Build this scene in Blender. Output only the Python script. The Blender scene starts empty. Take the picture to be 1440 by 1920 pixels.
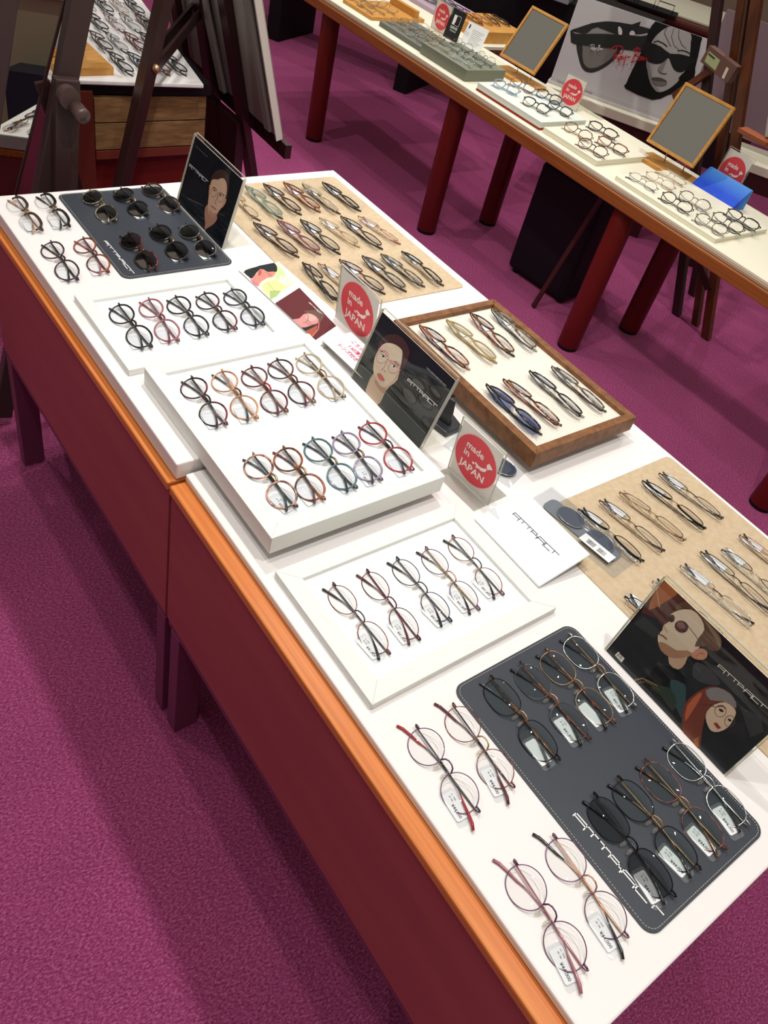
import bpy, bmesh, math, random
from mathutils import Vector, Matrix
from mathutils.geometry import tessellate_polygon

SC = bpy.context.scene
COL = SC.collection
PI = math.pi
R = math.radians
random.seed(7)

# ------------------------------------------------------------ camera
cam_d = bpy.data.cameras.new('camera')
cam = bpy.data.objects.new('camera', cam_d)
COL.objects.link(cam)
cam_d.sensor_fit = 'HORIZONTAL'
cam_d.sensor_width = 36.0
cam_d.lens = 1492.5043 / 1440 * 36.0
cam_d.clip_start = 0.02
cam_d.clip_end = 60
_rt = ([[0.792809, -0.572043, 0.210288], [-0.293335, -0.660585, -0.691073], [0.534236, 0.486204, -0.691518]])
_c = [Vector(c) for c in _rt]          # world directions of camera right, down, forward
M = Matrix.Identity(4)
for i in range(3):
    M[i][0] = _c[0][i]; M[i][1] = -_c[1][i]; M[i][2] = -_c[2][i]
M[0][3], M[1][3], M[2][3] = -0.45338, -0.85567, 1.665
cam.matrix_world = M
SC.camera = cam

# ------------------------------------------------------------ world, lamps, exposure
SC.view_settings.view_transform = 'Standard'
SC.view_settings.look = 'None'
SC.view_settings.gamma = 1.0
SC.view_settings.use_curve_mapping = False
SC.view_settings.exposure = 0.0
w = bpy.data.worlds.new('shop_light'); SC.world = w; w.use_nodes = True
bg = w.node_tree.nodes['Background']
bg.inputs[0].default_value = (0.88, 0.81, 0.70, 1)
bg.inputs[1].default_value = 0.32
SC.cycles.max_bounces = 8
SC.cycles.transparent_max_bounces = 24
SC.cycles.glossy_bounces = 3
SC.cycles.transmission_bounces = 4
SC.cycles.diffuse_bounces = 3
SC.cycles.caustics_reflective = False
SC.cycles.caustics_refractive = False

CEIL = 3.0
SPOTS = [  # x, y, watts, cone degrees, aim x, aim y
    (0.60, 0.55, 62, 95, 0.5, 0.4), (0.55, -0.85, 54, 95, 0.45, -0.6),
    (0.02, -0.15, 40, 95, 0.2, -0.1), (-0.55, -0.75, 27, 100, -0.2, -0.5),
    (-0.45, 0.85, 30, 100, 0.0, 0.8), (1.55, 1.35, 34, 100, 1.5, 1.5),
    (2.55, 1.75, 52, 95, 2.3, 1.7), (2.45, 0.45, 52, 95, 2.3, 0.6),
    (2.30, 3.10, 50, 100, 2.2, 2.9), (0.55, 2.35, 46, 95, 0.6, 2.1),
    (3.75, 2.30, 44, 100, 3.6, 2.0), (1.35, 3.40, 34, 105, 1.3, 3.3),
    (3.30, 4.60, 40, 110, 3.1, 4.3), (-.90, -2.1, 60, 110, -.9, -2.9), (1.35, -1.0, 6, 105, 1.3, -0.9),  # the spot behind the camera is added to brighten the counter in the mirror
]
for k, (x, y, e, cone, ax, ay) in enumerate(SPOTS):
    ld = bpy.data.lights.new('ceiling_spot', 'SPOT')
    ld.energy = e * 1.12
    ld.color = (1.0, 0.965, 0.915)
    ld.shadow_soft_size = 0.022
    ld.spot_size = R(cone)
    ld.spot_blend = 0.55
    lo = bpy.data.objects.new('ceiling_spot', ld)
    COL.objects.link(lo)
    lo.location = (x, y, CEIL)
    lo.rotation_euler = (Vector((ax, ay, 0.75)) - Vector((x, y, CEIL))).to_track_quat('-Z', 'Y').to_euler()

# ------------------------------------------------------------ materials
def lin(h):
    if isinstance(h, str):
        h = h.lstrip('#'); c = [int(h[i:i+2], 16) / 255 for i in (0, 2, 4)]
    else:
        c = h
    return tuple((v / 12.92 if v <= 0.04045 else ((v + 0.055) / 1.055) ** 2.4) for v in c) + (1,)

MATS = {}
def mat(key, col='#ffffff', rough=0.5, metal=0.0, spec=0.5, coat=0.0, trans=0.0, bump=None, vary=None, emit=None):
    """plain procedural surface; vary = (scale, colour2, stretch xyz); bump = (scale, strength)"""
    if key in MATS: return MATS[key]
    m = bpy.data.materials.new(key); m.use_nodes = True
    nt = m.node_tree; b = nt.nodes['Principled BSDF']
    b.inputs['Base Color'].default_value = lin(col)
    b.inputs['Roughness'].default_value = rough
    b.inputs['Metallic'].default_value = metal
    b.inputs['Specular IOR Level'].default_value = spec
    b.inputs['Coat Weight'].default_value = coat
    b.inputs['Coat Roughness'].default_value = 0.08
    tc = None
    if vary or bump:
        tc = nt.nodes.new('ShaderNodeTexCoord')
    if vary:
        sc, c2, st = vary[:3]
        mp = nt.nodes.new('ShaderNodeMapping'); mp.inputs['Scale'].default_value = st
        nz = nt.nodes.new('ShaderNodeTexNoise'); nz.inputs['Scale'].default_value = sc
        nz.inputs['Detail'].default_value = 6
        rp = nt.nodes.new('ShaderNodeValToRGB')
        lo, hi = vary[3] if len(vary) > 3 else (0.35, 0.65)
        rp.color_ramp.elements[0].position = lo; rp.color_ramp.elements[0].color = lin(col)
        rp.color_ramp.elements[1].position = hi; rp.color_ramp.elements[1].color = lin(c2)
        nt.links.new(tc.outputs['Object'], mp.inputs[0]); nt.links.new(mp.outputs[0], nz.inputs['Vector'])
        nt.links.new(nz.outputs['Fac'], rp.inputs[0]); nt.links.new(rp.outputs[0], b.inputs['Base Color'])
    if bump:
        n2 = nt.nodes.new('ShaderNodeTexNoise'); n2.inputs['Scale'].default_value = bump[0]; n2.inputs['Detail'].default_value = 4
        bp = nt.nodes.new('ShaderNodeBump'); bp.inputs['Strength'].default_value = bump[1]; bp.inputs['Distance'].default_value = 0.002
        nt.links.new(tc.outputs['Object'], n2.inputs['Vector']); nt.links.new(n2.outputs['Fac'], bp.inputs['Height'])
        nt.links.new(bp.outputs[0], b.inputs['Normal'])
    if emit:
        b.inputs['Emission Color'].default_value = lin(emit[0]); b.inputs['Emission Strength'].default_value = emit[1]
    MATS[key] = m
    return m

def glassy(key, col, thru, gloss=0.9, rough=0.02, milk=0.0):
    """thin clear sheet: tinted transparency, a fresnel mirror film and a little milk"""
    if key in MATS: return MATS[key]
    m = bpy.data.materials.new(key); m.use_nodes = True
    nt = m.node_tree
    for n in list(nt.nodes): nt.nodes.remove(n)
    out = nt.nodes.new('ShaderNodeOutputMaterial')
    tr = nt.nodes.new('ShaderNodeBsdfTransparent'); c = lin(col)
    tr.inputs[0].default_value = tuple(v * thru for v in c[:3]) + (1,)
    gl = nt.nodes.new('ShaderNodeBsdfGlossy'); gl.inputs['Roughness'].default_value = rough
    lw = nt.nodes.new('ShaderNodeLayerWeight'); lw.inputs[0].default_value = 0.5
    pw = nt.nodes.new('ShaderNodeMath'); pw.operation = 'POWER'; pw.inputs[1].default_value = 4.5
    mu = nt.nodes.new('ShaderNodeMath'); mu.operation = 'MULTIPLY_ADD'; mu.inputs[1].default_value = gloss * 0.8; mu.inputs[2].default_value = 0.02
    nt.links.new(lw.outputs['Facing'], pw.inputs[0])
    mx = nt.nodes.new('ShaderNodeMixShader')
    nt.links.new(pw.outputs[0], mu.inputs[0]); nt.links.new(mu.outputs[0], mx.inputs[0])
    if milk > 0:
        df = nt.nodes.new('ShaderNodeBsdfDiffuse'); df.inputs[0].default_value = lin(col)
        m2 = nt.nodes.new('ShaderNodeMixShader'); m2.inputs[0].default_value = milk
        nt.links.new(tr.outputs[0], m2.inputs[1]); nt.links.new(df.outputs[0], m2.inputs[2])
        nt.links.new(m2.outputs[0], mx.inputs[1])
    else:
        nt.links.new(tr.outputs[0], mx.inputs[1])
    nt.links.new(gl.outputs[0], mx.inputs[2]); nt.links.new(mx.outputs[0], out.inputs[0])
    MATS[key] = m
    return m

def print_mat():
    if 'print_ink' in MATS: return MATS['print_ink']
    m = bpy.data.materials.new('print_ink'); m.use_nodes = True
    nt = m.node_tree; b = nt.nodes['Principled BSDF']
    at = nt.nodes.new('ShaderNodeVertexColor'); at.layer_name = 'Col'
    nt.links.new(at.outputs[0], b.inputs['Base Color']); b.inputs['Roughness'].default_value = 0.45
    b.inputs['Specular IOR Level'].default_value = 0.25
    MATS['print_ink'] = m
    return m

WHITE = mat('white_board', '#efebea', 0.42, spec=0.3, bump=(900, 0.08))
FRAMEW = mat('white_frame', '#ebece8', 0.55, spec=0.25)
FRAMEW2 = mat('white_frame_side', '#d6d4ca', 0.6, spec=0.2)
PAPERW = mat('white_backing', '#f2f3f4', 0.8, spec=0.1)
MAROON = mat('maroon_panel', '#99424a', 0.5, spec=0.3, vary=(3, '#a04a4c', (1, 1, 6)))
PURPLEB = mat('dark_purple_leg', '#6e3252', 0.5, spec=0.35)
ORANGE = mat('orange_wood', '#c9702f', 0.38, spec=0.4, vary=(60, '#dc8541', (3, 0.06, 1)))
TAN = mat('tan_mat', '#cdb99c', 0.9, spec=0.1, vary=(90, '#c4ae90', (1, 1, 1)), bump=(700, 0.15))
LEATHER = mat('charcoal_leather', '#3a3f48', 0.38, spec=0.45, bump=(1400, 0.12))
LEATHER_E = mat('charcoal_leather_edge', '#2a2d31', 0.55)
STITCH = mat('cream_thread', '#cfc9bd', 0.8)
INKW = mat('white_ink', '#f4f3f0', 0.6, spec=0.2)
INKD = mat('navy_ink', '#2b2f46', 0.6, spec=0.2)
INKG = mat('grey_ink', '#3c3f45', 0.7, spec=0.1)
INKR = mat('red_ink', '#ce2b33', 0.55, spec=0.25)
INKP = mat('pink_ink', '#d6357a', 0.6, spec=0.2)
WALNUT = mat('walnut_wood', '#8b5d38', 0.5, spec=0.35, vary=(40, '#6d4527', (1.5, 1.5, 1.5)))
LINEN = mat('cream_linen', '#e5dfd3', 0.95, spec=0.05, bump=(1500, 0.25))
CHERRY = mat('cherry_lacquer', '#64160d', 0.42, spec=0.3, vary=(2, '#5a120a', (1, 1, 1)))
BROWNW = mat('brown_wood_edge', '#9a5a28', 0.42, spec=0.4, vary=(50, '#8a4c1e', (3, 0.08, 3)))
PINE = mat('pale_pine', '#d29b50', 0.5, spec=0.3, vary=(30, '#c38a41', (1, 6, 1)))
OAK = mat('grey_oak', '#8a6a44', 0.55, spec=0.3, vary=(14, '#6d5132', (1.2, 1, 9)))
DKWOOD = mat('dark_easel_wood', '#2c1717', 0.35, spec=0.45, vary=(20, '#371c1e', (1, 1, 0.2)))
MIDWOOD = mat('brown_easel_wood', '#6a3518', 0.38, spec=0.45, vary=(20, '#4c2411', (1, 1, 0.2)))
KNOBM = mat('brown_plastic', '#4d3a38', 0.3, spec=0.5)
BLACK = mat('matt_black', '#0d0c12', 0.6, spec=0.25)
BRASS = mat('brass_bolt', '#c9a27e', 0.3, metal=0.9)
CHROME = mat('chrome', '#d8d8dc', 0.12, metal=1.0)
MIRROR = mat('mirror_glass', '#c9c9c4', 0.01, metal=1.0)
GREYB = mat('grey_block', '#6f7168', 0.6, spec=0.3)
GREYD = mat('dark_grey_block', '#4d4c4f', 0.6, spec=0.3)
REDB = mat('red_tray_edge', '#9c2718', 0.5, spec=0.3)
CREAM = mat('cream_board', '#e9e4cf', 0.6, spec=0.25)
ACRYL = glassy('clear_acrylic', '#fdfdfa', 0.985, 0.7, 0.02, 0.0)
ACRYLE = glassy('acrylic_edge', '#efeee6', 0.8, 0.8, 0.05, 0.45)
BAG = glassy('plastic_bag_film', '#fafbfc', 0.97, 1.3, 0.12, 0.035)
LENS = glassy('clear_lens', '#fefefe', 0.985, 0.75, 0.01)
POUCH = glassy('tag_pouch', '#fcfdfe', 0.99, 1.0, 0.05, 0.05)
LENSES = {'clear': LENS,
          'grey': glassy('grey_lens', '#cccdce', 0.92, 1.0, 0.01),
          'sgrey': glassy('smoke_lens', '#a39c97', 0.85, 1.0, 0.01),
          'green': glassy('green_grey_lens', '#eef3f1', 0.96, 1.0, 0.01),
          'blue': glassy('blue_lens', '#7c8ac0', 0.8, 1.0, 0.01, 0.1),
          'demo': glassy('demo_lens', '#fafbfd', 0.985, 0.9, 0.01, 0.02),
          'clip': glassy('clip_lens', '#55607a', 0.6, 1.0, 0.05, 0.25)}
PAD = glassy('nose_pad_silicone', '#f8f6f2', 0.95, 1.2, 0.05, 0.06)

# frame colours: key -> material
def tort(key, a, b, sc=55, lo=0.42, hi=0.56):
    return mat('frame_' + key, a, 0.16, spec=0.5, coat=0.6, vary=(sc, b, (1, 1, 1), (lo, hi)))
def acet(key, c): return mat('frame_' + key, c, 0.18, spec=0.5, coat=0.5)
def metl(key, c, r=0.28): return mat('frame_' + key, c, r, metal=0.85)
FC = {
 'black': acet('black', '#100f14'), 'navy': acet('navy', '#1e2438'), 'wine': acet('wine', '#5a1a24'), 'red': acet('red', '#a3202a'),
 'cherry': acet('cherry', '#7d2128'), 'rose': acet('rose', '#a5606c'), 'mauve': acet('mauve', '#7d4a56'), 'brown': acet('brown', '#3f2a24'),
 'purple': acet('purple', '#3b2138'), 'lilac': acet('lilac', '#93849c'), 'bluegreen': acet('bluegreen', '#51707a'), 'green': acet('green', '#7e978a'),
 'dkgreen': acet('dkgreen', '#22393a'), 'grey': acet('grey', '#8d8781'), 'dkgrey': acet('dkgrey', '#44464a'), 'champagne': acet('champagne', '#bca98a'),
 'clearblue': acet('clearblue', '#8fa6ba'), 'clear': glassy('frame_clear', '#dcd9ce', 0.75, 1.0, 0.05, 0.45), 'yellow': glassy('frame_yellow', '#d9c58e', 0.75, 1.0, 0.05, 0.5),
 'tort': tort('tort', '#2a1614', '#9a4a1c'), 'dtort': tort('dtort', '#1c1016', '#7a3340', 60, 0.5, 0.62), 'rtort': tort('rtort', '#43141a', '#8f4428'),
 'ptort': tort('ptort', '#d39a84', '#5b3a30', 70), 'amber': tort('amber', '#a8704c', '#cf9a70', 50), 'htort': tort('htort', '#2c150c', '#a8621f', 70, .46, .6),
 'gtort': tort('gtort', '#8c8574', '#4a4236', 60),
 'gold': metl('gold', '#b3926a'), 'silver': metl('silver', '#c6c6c4', 0.2), 'gun': metl('gun', '#4c4a50'), 'mblack': metl('mblack', '#19181e', 0.3),
 'mpurple': metl('mpurple', '#6b4a66'), 'mwine': metl('mwine', '#5e2635'), 'bronze': metl('bronze', '#8a6f52'), 'rosegold': metl('rosegold', '#c08c72'),
 'mtort': mat('frame_mtort', '#3a2430', 0.3, metal=0.5, vary=(160, '#a05a4a', (1, 1, 1))), 'mnavy': metl('mnavy', '#2e3550'),
}

# ------------------------------------------------------------ mesh helpers
class MB:
    def __init__(s): s.v = []; s.f = []
    def add(s, vs, fs):
        o = len(s.v); s.v += [tuple(p) for p in vs]; s.f += [tuple(i + o for i in f) for f in fs]; return s
    def box(s, a, b, m=None):
        x0, y0, z0 = a; x1, y1, z1 = b
        vs = [(x0,y0,z0),(x1,y0,z0),(x1,y1,z0),(x0,y1,z0),(x0,y0,z1),(x1,y0,z1),(x1,y1,z1),(x0,y1,z1)]
        if m: vs = [m @ Vector(p) for p in vs]
        return s.add(vs, [(3,2,1,0),(4,5,6,7),(0,1,5,4),(1,2,6,5),(2,3,7,6),(3,0,4,7)])
    def prism(s, poly, z0, z1, m=None):
        n = len(poly)
        vs = [(x, y, z0) for x, y in poly] + [(x, y, z1) for x, y in poly]
        if m: vs = [m @ Vector(p) for p in vs]
        return s.add(vs, [tuple(range(n - 1, -1, -1)), tuple(range(n, 2 * n))] + [(i, (i + 1) % n, (i + 1) % n + n, i + n) for i in range(n)])
    def bar(s, p, q, w, t, side=None):
        """rectangular bar from p to q, w across 'side', t the other way"""
        p = Vector(p); q = Vector(q); d = (q - p).normalized()
        sd = Vector(side) if side else (Vector((0, 1, 0)) if abs(d.y) < 0.9 else Vector((1, 0, 0)))
        sd = (sd - d * sd.dot(d)).normalized(); up = d.cross(sd)
        vs = []
        for c in (p, q):
            for a, b in ((-1, -1), (1, -1), (1, 1), (-1, 1)): vs.append(c + sd * a * w / 2 + up * b * t / 2)
        return s.add(vs, [(3,2,1,0),(4,5,6,7),(0,1,5,4),(1,2,6,5),(2,3,7,6),(3,0,4,7)])
    def tube(s, pts, r, sides=6, closed=False, flat=1.0, up=(0, 0, 1)):
        """round tube along pts; r number or list; flat squashes the section along 'up'"""
        pts = [Vector(p) for p in pts]; n = len(pts); rr = r if isinstance(r, (list, tuple)) else [r] * n
        vs = []; fs = []; U = Vector(up)
        for i in range(n):
            a = pts[(i - 1) % n] if (closed or i > 0) else pts[i]
            b = pts[(i + 1) % n] if (closed or i < n - 1) else pts[i]
            d = (b - a).normalized()
            sd = d.cross(U)
            if sd.length < 1e-4: sd = d.cross(Vector((1, 0, 0)))
            sd.normalize(); u2 = sd.cross(d)
            for k in range(sides):
                t = 2 * PI * k / sides
                vs.append(pts[i] + sd * math.cos(t) * rr[i] + u2 * math.sin(t) * rr[i] * flat)
        m = n if closed else n - 1
        for i in range(m):
            j = (i + 1) % n
            for k in range(sides):
                l = (k + 1) % sides
                fs.append((i * sides + k, i * sides + l, j * sides + l, j * sides + k))
        if not closed:
            fs.append(tuple(range(sides - 1, -1, -1))); fs.append(tuple((n - 1) * sides + k for k in range(sides)))
        return s.add(vs, fs)
    def cyl(s, c, r, z0, z1, n=24, r2=None):
        r2 = r if r2 is None else r2
        vs = [(c[0] + r * math.cos(2*PI*i/n), c[1] + r * math.sin(2*PI*i/n), z0) for i in range(n)] + [(c[0] + r2 * math.cos(2*PI*i/n), c[1] + r2 * math.sin(2*PI*i/n), z1) for i in range(n)]
        return s.add(vs, [tuple(range(n - 1, -1, -1)), tuple(range(n, 2*n))] + [(i, (i+1) % n, (i+1) % n + n, i + n) for i in range(n)])
    def ell(s, c, rx, ry, rz, m=None, nu=8, nv=5):
        c = Vector(c); vs = []; fs = []
        for j in range(nv + 1):
            ph = PI * j / nv
            for i in range(nu):
                th = 2 * PI * i / nu
                p = Vector((rx * math.sin(ph) * math.cos(th), ry * math.sin(ph) * math.sin(th), rz * math.cos(ph)))
                vs.append(c + (m @ p if m else p))
        for j in range(nv):
            for i in range(nu):
                k = (i + 1) % nu
                fs.append((j*nu+i, (j+1)*nu+i, (j+1)*nu+k, j*nu+k))
        return s.add(vs, fs)
    def mesh(s, name, smooth=False):
        me = bpy.data.meshes.new(name); me.from_pydata([tuple(v) for v in s.v], [], s.f)
        me.validate(); me.update()
        if smooth:
            me.shade_smooth()
        return me
    def build(s, name, m, parent=None, smooth=False, bevel=0.0, seg=2):
        o = link(name, s.mesh(name, smooth), m, parent)
        if bevel:
            b = o.modifiers.new('bevel', 'BEVEL'); b.width = bevel; b.segments = seg; b.limit_method = 'ANGLE'; b.angle_limit = R(40)
            b.harden_normals = False
        return o

def link(name, me, m=None, parent=None):
    if m is not None and not me.materials: me.materials.append(m)
    o = bpy.data.objects.new(name, me); COL.objects.link(o)
    if m is not None and me.materials[0] is not m:
        o.material_slots[0].link = 'OBJECT'; o.material_slots[0].material = m
    if parent: o.parent = parent
    return o

def thing(name, label, cat, loc=(0, 0, 0), rz=0, group=None):
    o = bpy.data.objects.new(name, None); COL.objects.link(o); o.empty_display_size = 0.05
    o.location = loc; o.rotation_euler = (0, 0, R(rz)); o['label'] = label; o['category'] = cat
    if group: o['group'] = group
    return o
def tag(o, label, cat, group=None):
    o['label'] = label; o['category'] = cat
    if group: o['group'] = group
    return o
def struct(name, mb, m, **k):
    o = mb.build(name, m, **k); o['kind'] = 'structure'; return o

def rrect(w, h, r, n=5, cx=0, cy=0):
    pts = []
    for sx, sy, a0 in ((1, 1, 0), (-1, 1, 90), (-1, -1, 180), (1, -1, 270)):
        for i in range(n + 1):
            a = R(a0 + 90 * i / n)
            pts.append((cx + sx * (w / 2 - r) + r * math.cos(a), cy + sy * (h / 2 - r) + r * math.sin(a)))
    return pts

_txt = {}
def text_mesh(s, bold=0.0):
    if (s, bold) in _txt: return _txt[(s, bold)]
    c = bpy.data.curves.new('lettering', 'FONT'); c.body = s; c.align_x = 'CENTER'; c.align_y = 'CENTER'
    c.offset = bold; c.resolution_u = 3
    o = bpy.data.objects.new('lettering_tmp', c); COL.objects.link(o)
    dg = bpy.context.evaluated_depsgraph_get()
    me = bpy.data.meshes.new_from_object(o.evaluated_get(dg)); me.name = 'lettering'
    bpy.data.objects.remove(o); me.materials.clear()
    _txt[(s, bold)] = me
    return me
def text(s, size, m, parent, mw, name='lettering', bold=0.0, sx=1.0):
    """flat text; mw = local matrix whose X is the reading direction"""
    o = link(name, text_mesh(s, bold), m, parent)
    o.matrix_local = mw @ Matrix.Diagonal((size * sx, size, size, 1))
    return o

# the angular seven-letter shop logo, drawn as strokes in a 10.6 x 1 cell
def logo_strokes():
    A = [[(0, .35), (0, 1), (1.5, 1), (1.5, .1)], [(.08, .58), (1.5, .58)]]
    T = [[(0, 1), (1.45, 1)], [(.72, 1), (.72, .35)]]
    Rr = [[(0, .35), (0, 1), (1.05, 1), (1.05, .58)], [(.08, .58), (1.5, .58), (1.5, .1)]]
    Cc = [[(1.2, 1), (0, 1), (0, .2), (1.4, .2)]]
    T2 = [[(0, 1), (1.6, 1)], [(.62, 1), (.62, .35)]]
    out = []; x = 0
    for L, w in ((A, 1.62), (T, 1.4), (T, 1.55), (Rr, 1.62), (A, 1.68), (Cc, 1.35), (T2, 1.6)):
        out += [[(x + a, b) for a, b in st] for st in L]; x += w
    return out, x
def stroke2d(mb, pts, w, f):
    for (x0, y0), (x1, y1) in zip(pts, pts[1:]):
        d = Vector((x1 - x0, y1 - y0)); L = d.length
        if L < 1e-9: continue
        d /= L; n = Vector((-d.y, d.x)) * w / 2; e = d * w / 2
        a = Vector((x0, y0)) - e; b = Vector((x1, y1)) + e
        mb.add([f(*(a + n)), f(*(a - n)), f(*(b - n)), f(*(b + n))], [(0, 1, 2, 3)])
def logo(parent, p0, p1, h, w, m, f, name='logo'):
    """logo lettering from p0 to p1 (u,v metres) in the sheet mapped by f"""
    st, tot = logo_strokes(); p0 = Vector(p0); p1 = Vector(p1); d = (p1 - p0); k = d.length / tot; d.normalize(); n = Vector((-d.y, d.x))
    mb = MB()
    for s in st:
        stroke2d(mb, [tuple(p0 + d * x * k + n * y * h) for x, y in s], w, f)
    return mb.build(name, m, parent)

# ------------------------------------------------------------ printed pictures (flat ink shapes on a sheet)
def smooth_poly(p, closed=True):
    if len(p) < 5: return p
    out = []; n = len(p)
    for i in range(n if closed else n - 1):
        g = (lambda k: p[k % n]) if closed else (lambda k: p[max(0, min(n - 1, k))])
        a, b, c, d = g(i - 1), g(i), g(i + 1), g(i + 2)
        for t in (0, .5):
            t2 = t * t; t3 = t2 * t
            out.append(tuple(.5 * (2*b[k] + (c[k]-a[k]) * t + (2*a[k]-5*b[k]+4*c[k]-d[k]) * t2 + (3*b[k]-a[k]-3*c[k]+d[k]) * t3) for k in (0, 1)))
    if not closed: out.append(p[-1])
    return out
def clip_rect(p, x0, y0, x1, y1):
    for ax, lim, sg in ((0, x0, 1), (0, x1, -1), (1, y0, 1), (1, y1, -1)):
        q = []
        for i in range(len(p)):
            a, b = p[i - 1], p[i]; ia = (a[ax] - lim) * sg >= 0; ib = (b[ax] - lim) * sg >= 0
            if ia != ib:
                t = (lim - a[ax]) / (b[ax] - a[ax]); q.append((a[0] + t * (b[0] - a[0]), a[1] + t * (b[1] - a[1])))
            if ib: q.append(b)
        p = q
        if len(p) < 3: return []
    return p
def picture(parent, W, H, base, ops, f, name='print', step=0.00004):
    """ops in millimetres; f(u, v, off) maps sheet metres to local space"""
    vs = []; fs = []; cols = []
    def emit(poly, col, k):
        poly = clip_rect(poly, 0, 0, W * 1000, H * 1000)
        if len(poly) < 3: return
        o = len(vs); vs.extend(tuple(f(x / 1000, y / 1000, 0.0002 + step * k)) for x, y in poly)
        for t in tessellate_polygon([[Vector((x, y, 0)) for x, y in poly]]):
            a, b, c = [poly[i] for i in t]
            if (b[0]-a[0]) * (c[1]-a[1]) - (b[1]-a[1]) * (c[0]-a[0]) < 0: t = (t[0], t[2], t[1])
            fs.append(tuple(o + i for i in t)); cols.append(lin(col))
    emit([(0, 0), (W*1000, 0), (W*1000, H*1000), (0, H*1000)], base, 0)
    for k, op in enumerate(ops, 1):
        if op[0] == 'p': emit(smooth_poly([tuple(q) for q in op[2]]), op[1], k)
        elif op[0] == 'q': emit([tuple(q) for q in op[2]], op[1], k)
        elif op[0] == 'l':
            pts = smooth_poly([tuple(q) for q in op[2]], False); w = op[3] / 2
            for a, b in zip(pts, pts[1:]):
                d = Vector((b[0]-a[0], b[1]-a[1]))
                if d.length < 1e-6: continue
                d.normalize(); n = (-d.y * w, d.x * w); e = (d.x * w * .4, d.y * w * .4)
                emit([(a[0]-e[0]+n[0], a[1]-e[1]+n[1]), (a[0]-e[0]-n[0], a[1]-e[1]-n[1]), (b[0]+e[0]-n[0], b[1]+e[1]-n[1]), (b[0]+e[0]+n[0], b[1]+e[1]+n[1])], op[1], k)
    me = bpy.data.meshes.new(name); me.from_pydata(vs, [], fs); me.update()
    ca = me.color_attributes.new('Col', 'FLOAT_COLOR', 'CORNER'); i = 0
    for p, c in zip(me.polygons, cols):
        for li in p.loop_indices: ca.data[li].color = c
    return link(name, me, print_mat(), parent)
def sheet(lean):
    sn, cs = math.sin(R(lean)), math.cos(R(lean))
    return lambda u, v, off=0.0: (u, v * sn - off * cs, v * cs + off * sn)
def sheet_matrix(u, v, off, lean, rot=0):
    """matrix of flat lettering lying in a leaning sheet"""
    p = Vector(sheet(lean)(u, v, off))
    return Matrix.Translation(p) @ Matrix.Rotation(R(90 - lean), 4, 'X') @ Matrix.Rotation(R(rot), 4, 'Z')

# ------------------------------------------------------------ eyeglasses
# half height, squareness, top widening, bridge width, rim radius, metal?, hinge height (fraction of half height above the lens centre)
STY = {
 'round':  dict(b=.0225, n=2.0, k=.00, br=.020, r=.00068, metal=1, hf=.30, arch=.006),
 'oval':   dict(b=.0172, n=2.1, k=.03, br=.022, r=.00072, metal=1, hf=.35, arch=.004),
 'soft':   dict(b=.0200, n=2.5, k=.06, br=.018, r=.00075, metal=1, hf=.45, arch=.004),
 'mrect':  dict(b=.0160, n=2.9, k=.04, br=.018, r=.0008, metal=1, hf=.45, arch=.003),
 'panto':  dict(b=.0215, n=2.15, k=.07, br=.019, r=.0016, metal=0, hf=.42, arch=.001),
 'cround': dict(b=.0220, n=2.0, k=.02, br=.021, r=.00145, metal=0, hf=.45, arch=.001),
 'well':   dict(b=.0190, n=2.7, k=.10, br=.018, r=.0021, metal=0, hf=.55, arch=.002),
 'crect':  dict(b=.0155, n=3.0, k=.06, br=.018, r=.0020, metal=0, hf=.50, arch=.001),
 'half':   dict(b=.0195, n=2.6, k=.08, br=.018, r=.0026, metal=2, hf=.60, arch=.001),
 'brow':   dict(b=.0165, n=2.7, k=.06, br=.018, r=.0008, metal=1, hf=.50, arch=.003, brow=1),
}
_tp = {}
def outline(a, b, n, k, N):
    out = []
    for i in range(N):
        t = 2 * PI * i / N; c, s = math.cos(t), math.sin(t)
        x = a * math.copysign(abs(c) ** (2 / n), c); y = b * math.copysign(abs(s) ** (2 / n), s)
        out.append((x * (1 + k * y / b), y))
    return out
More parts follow.
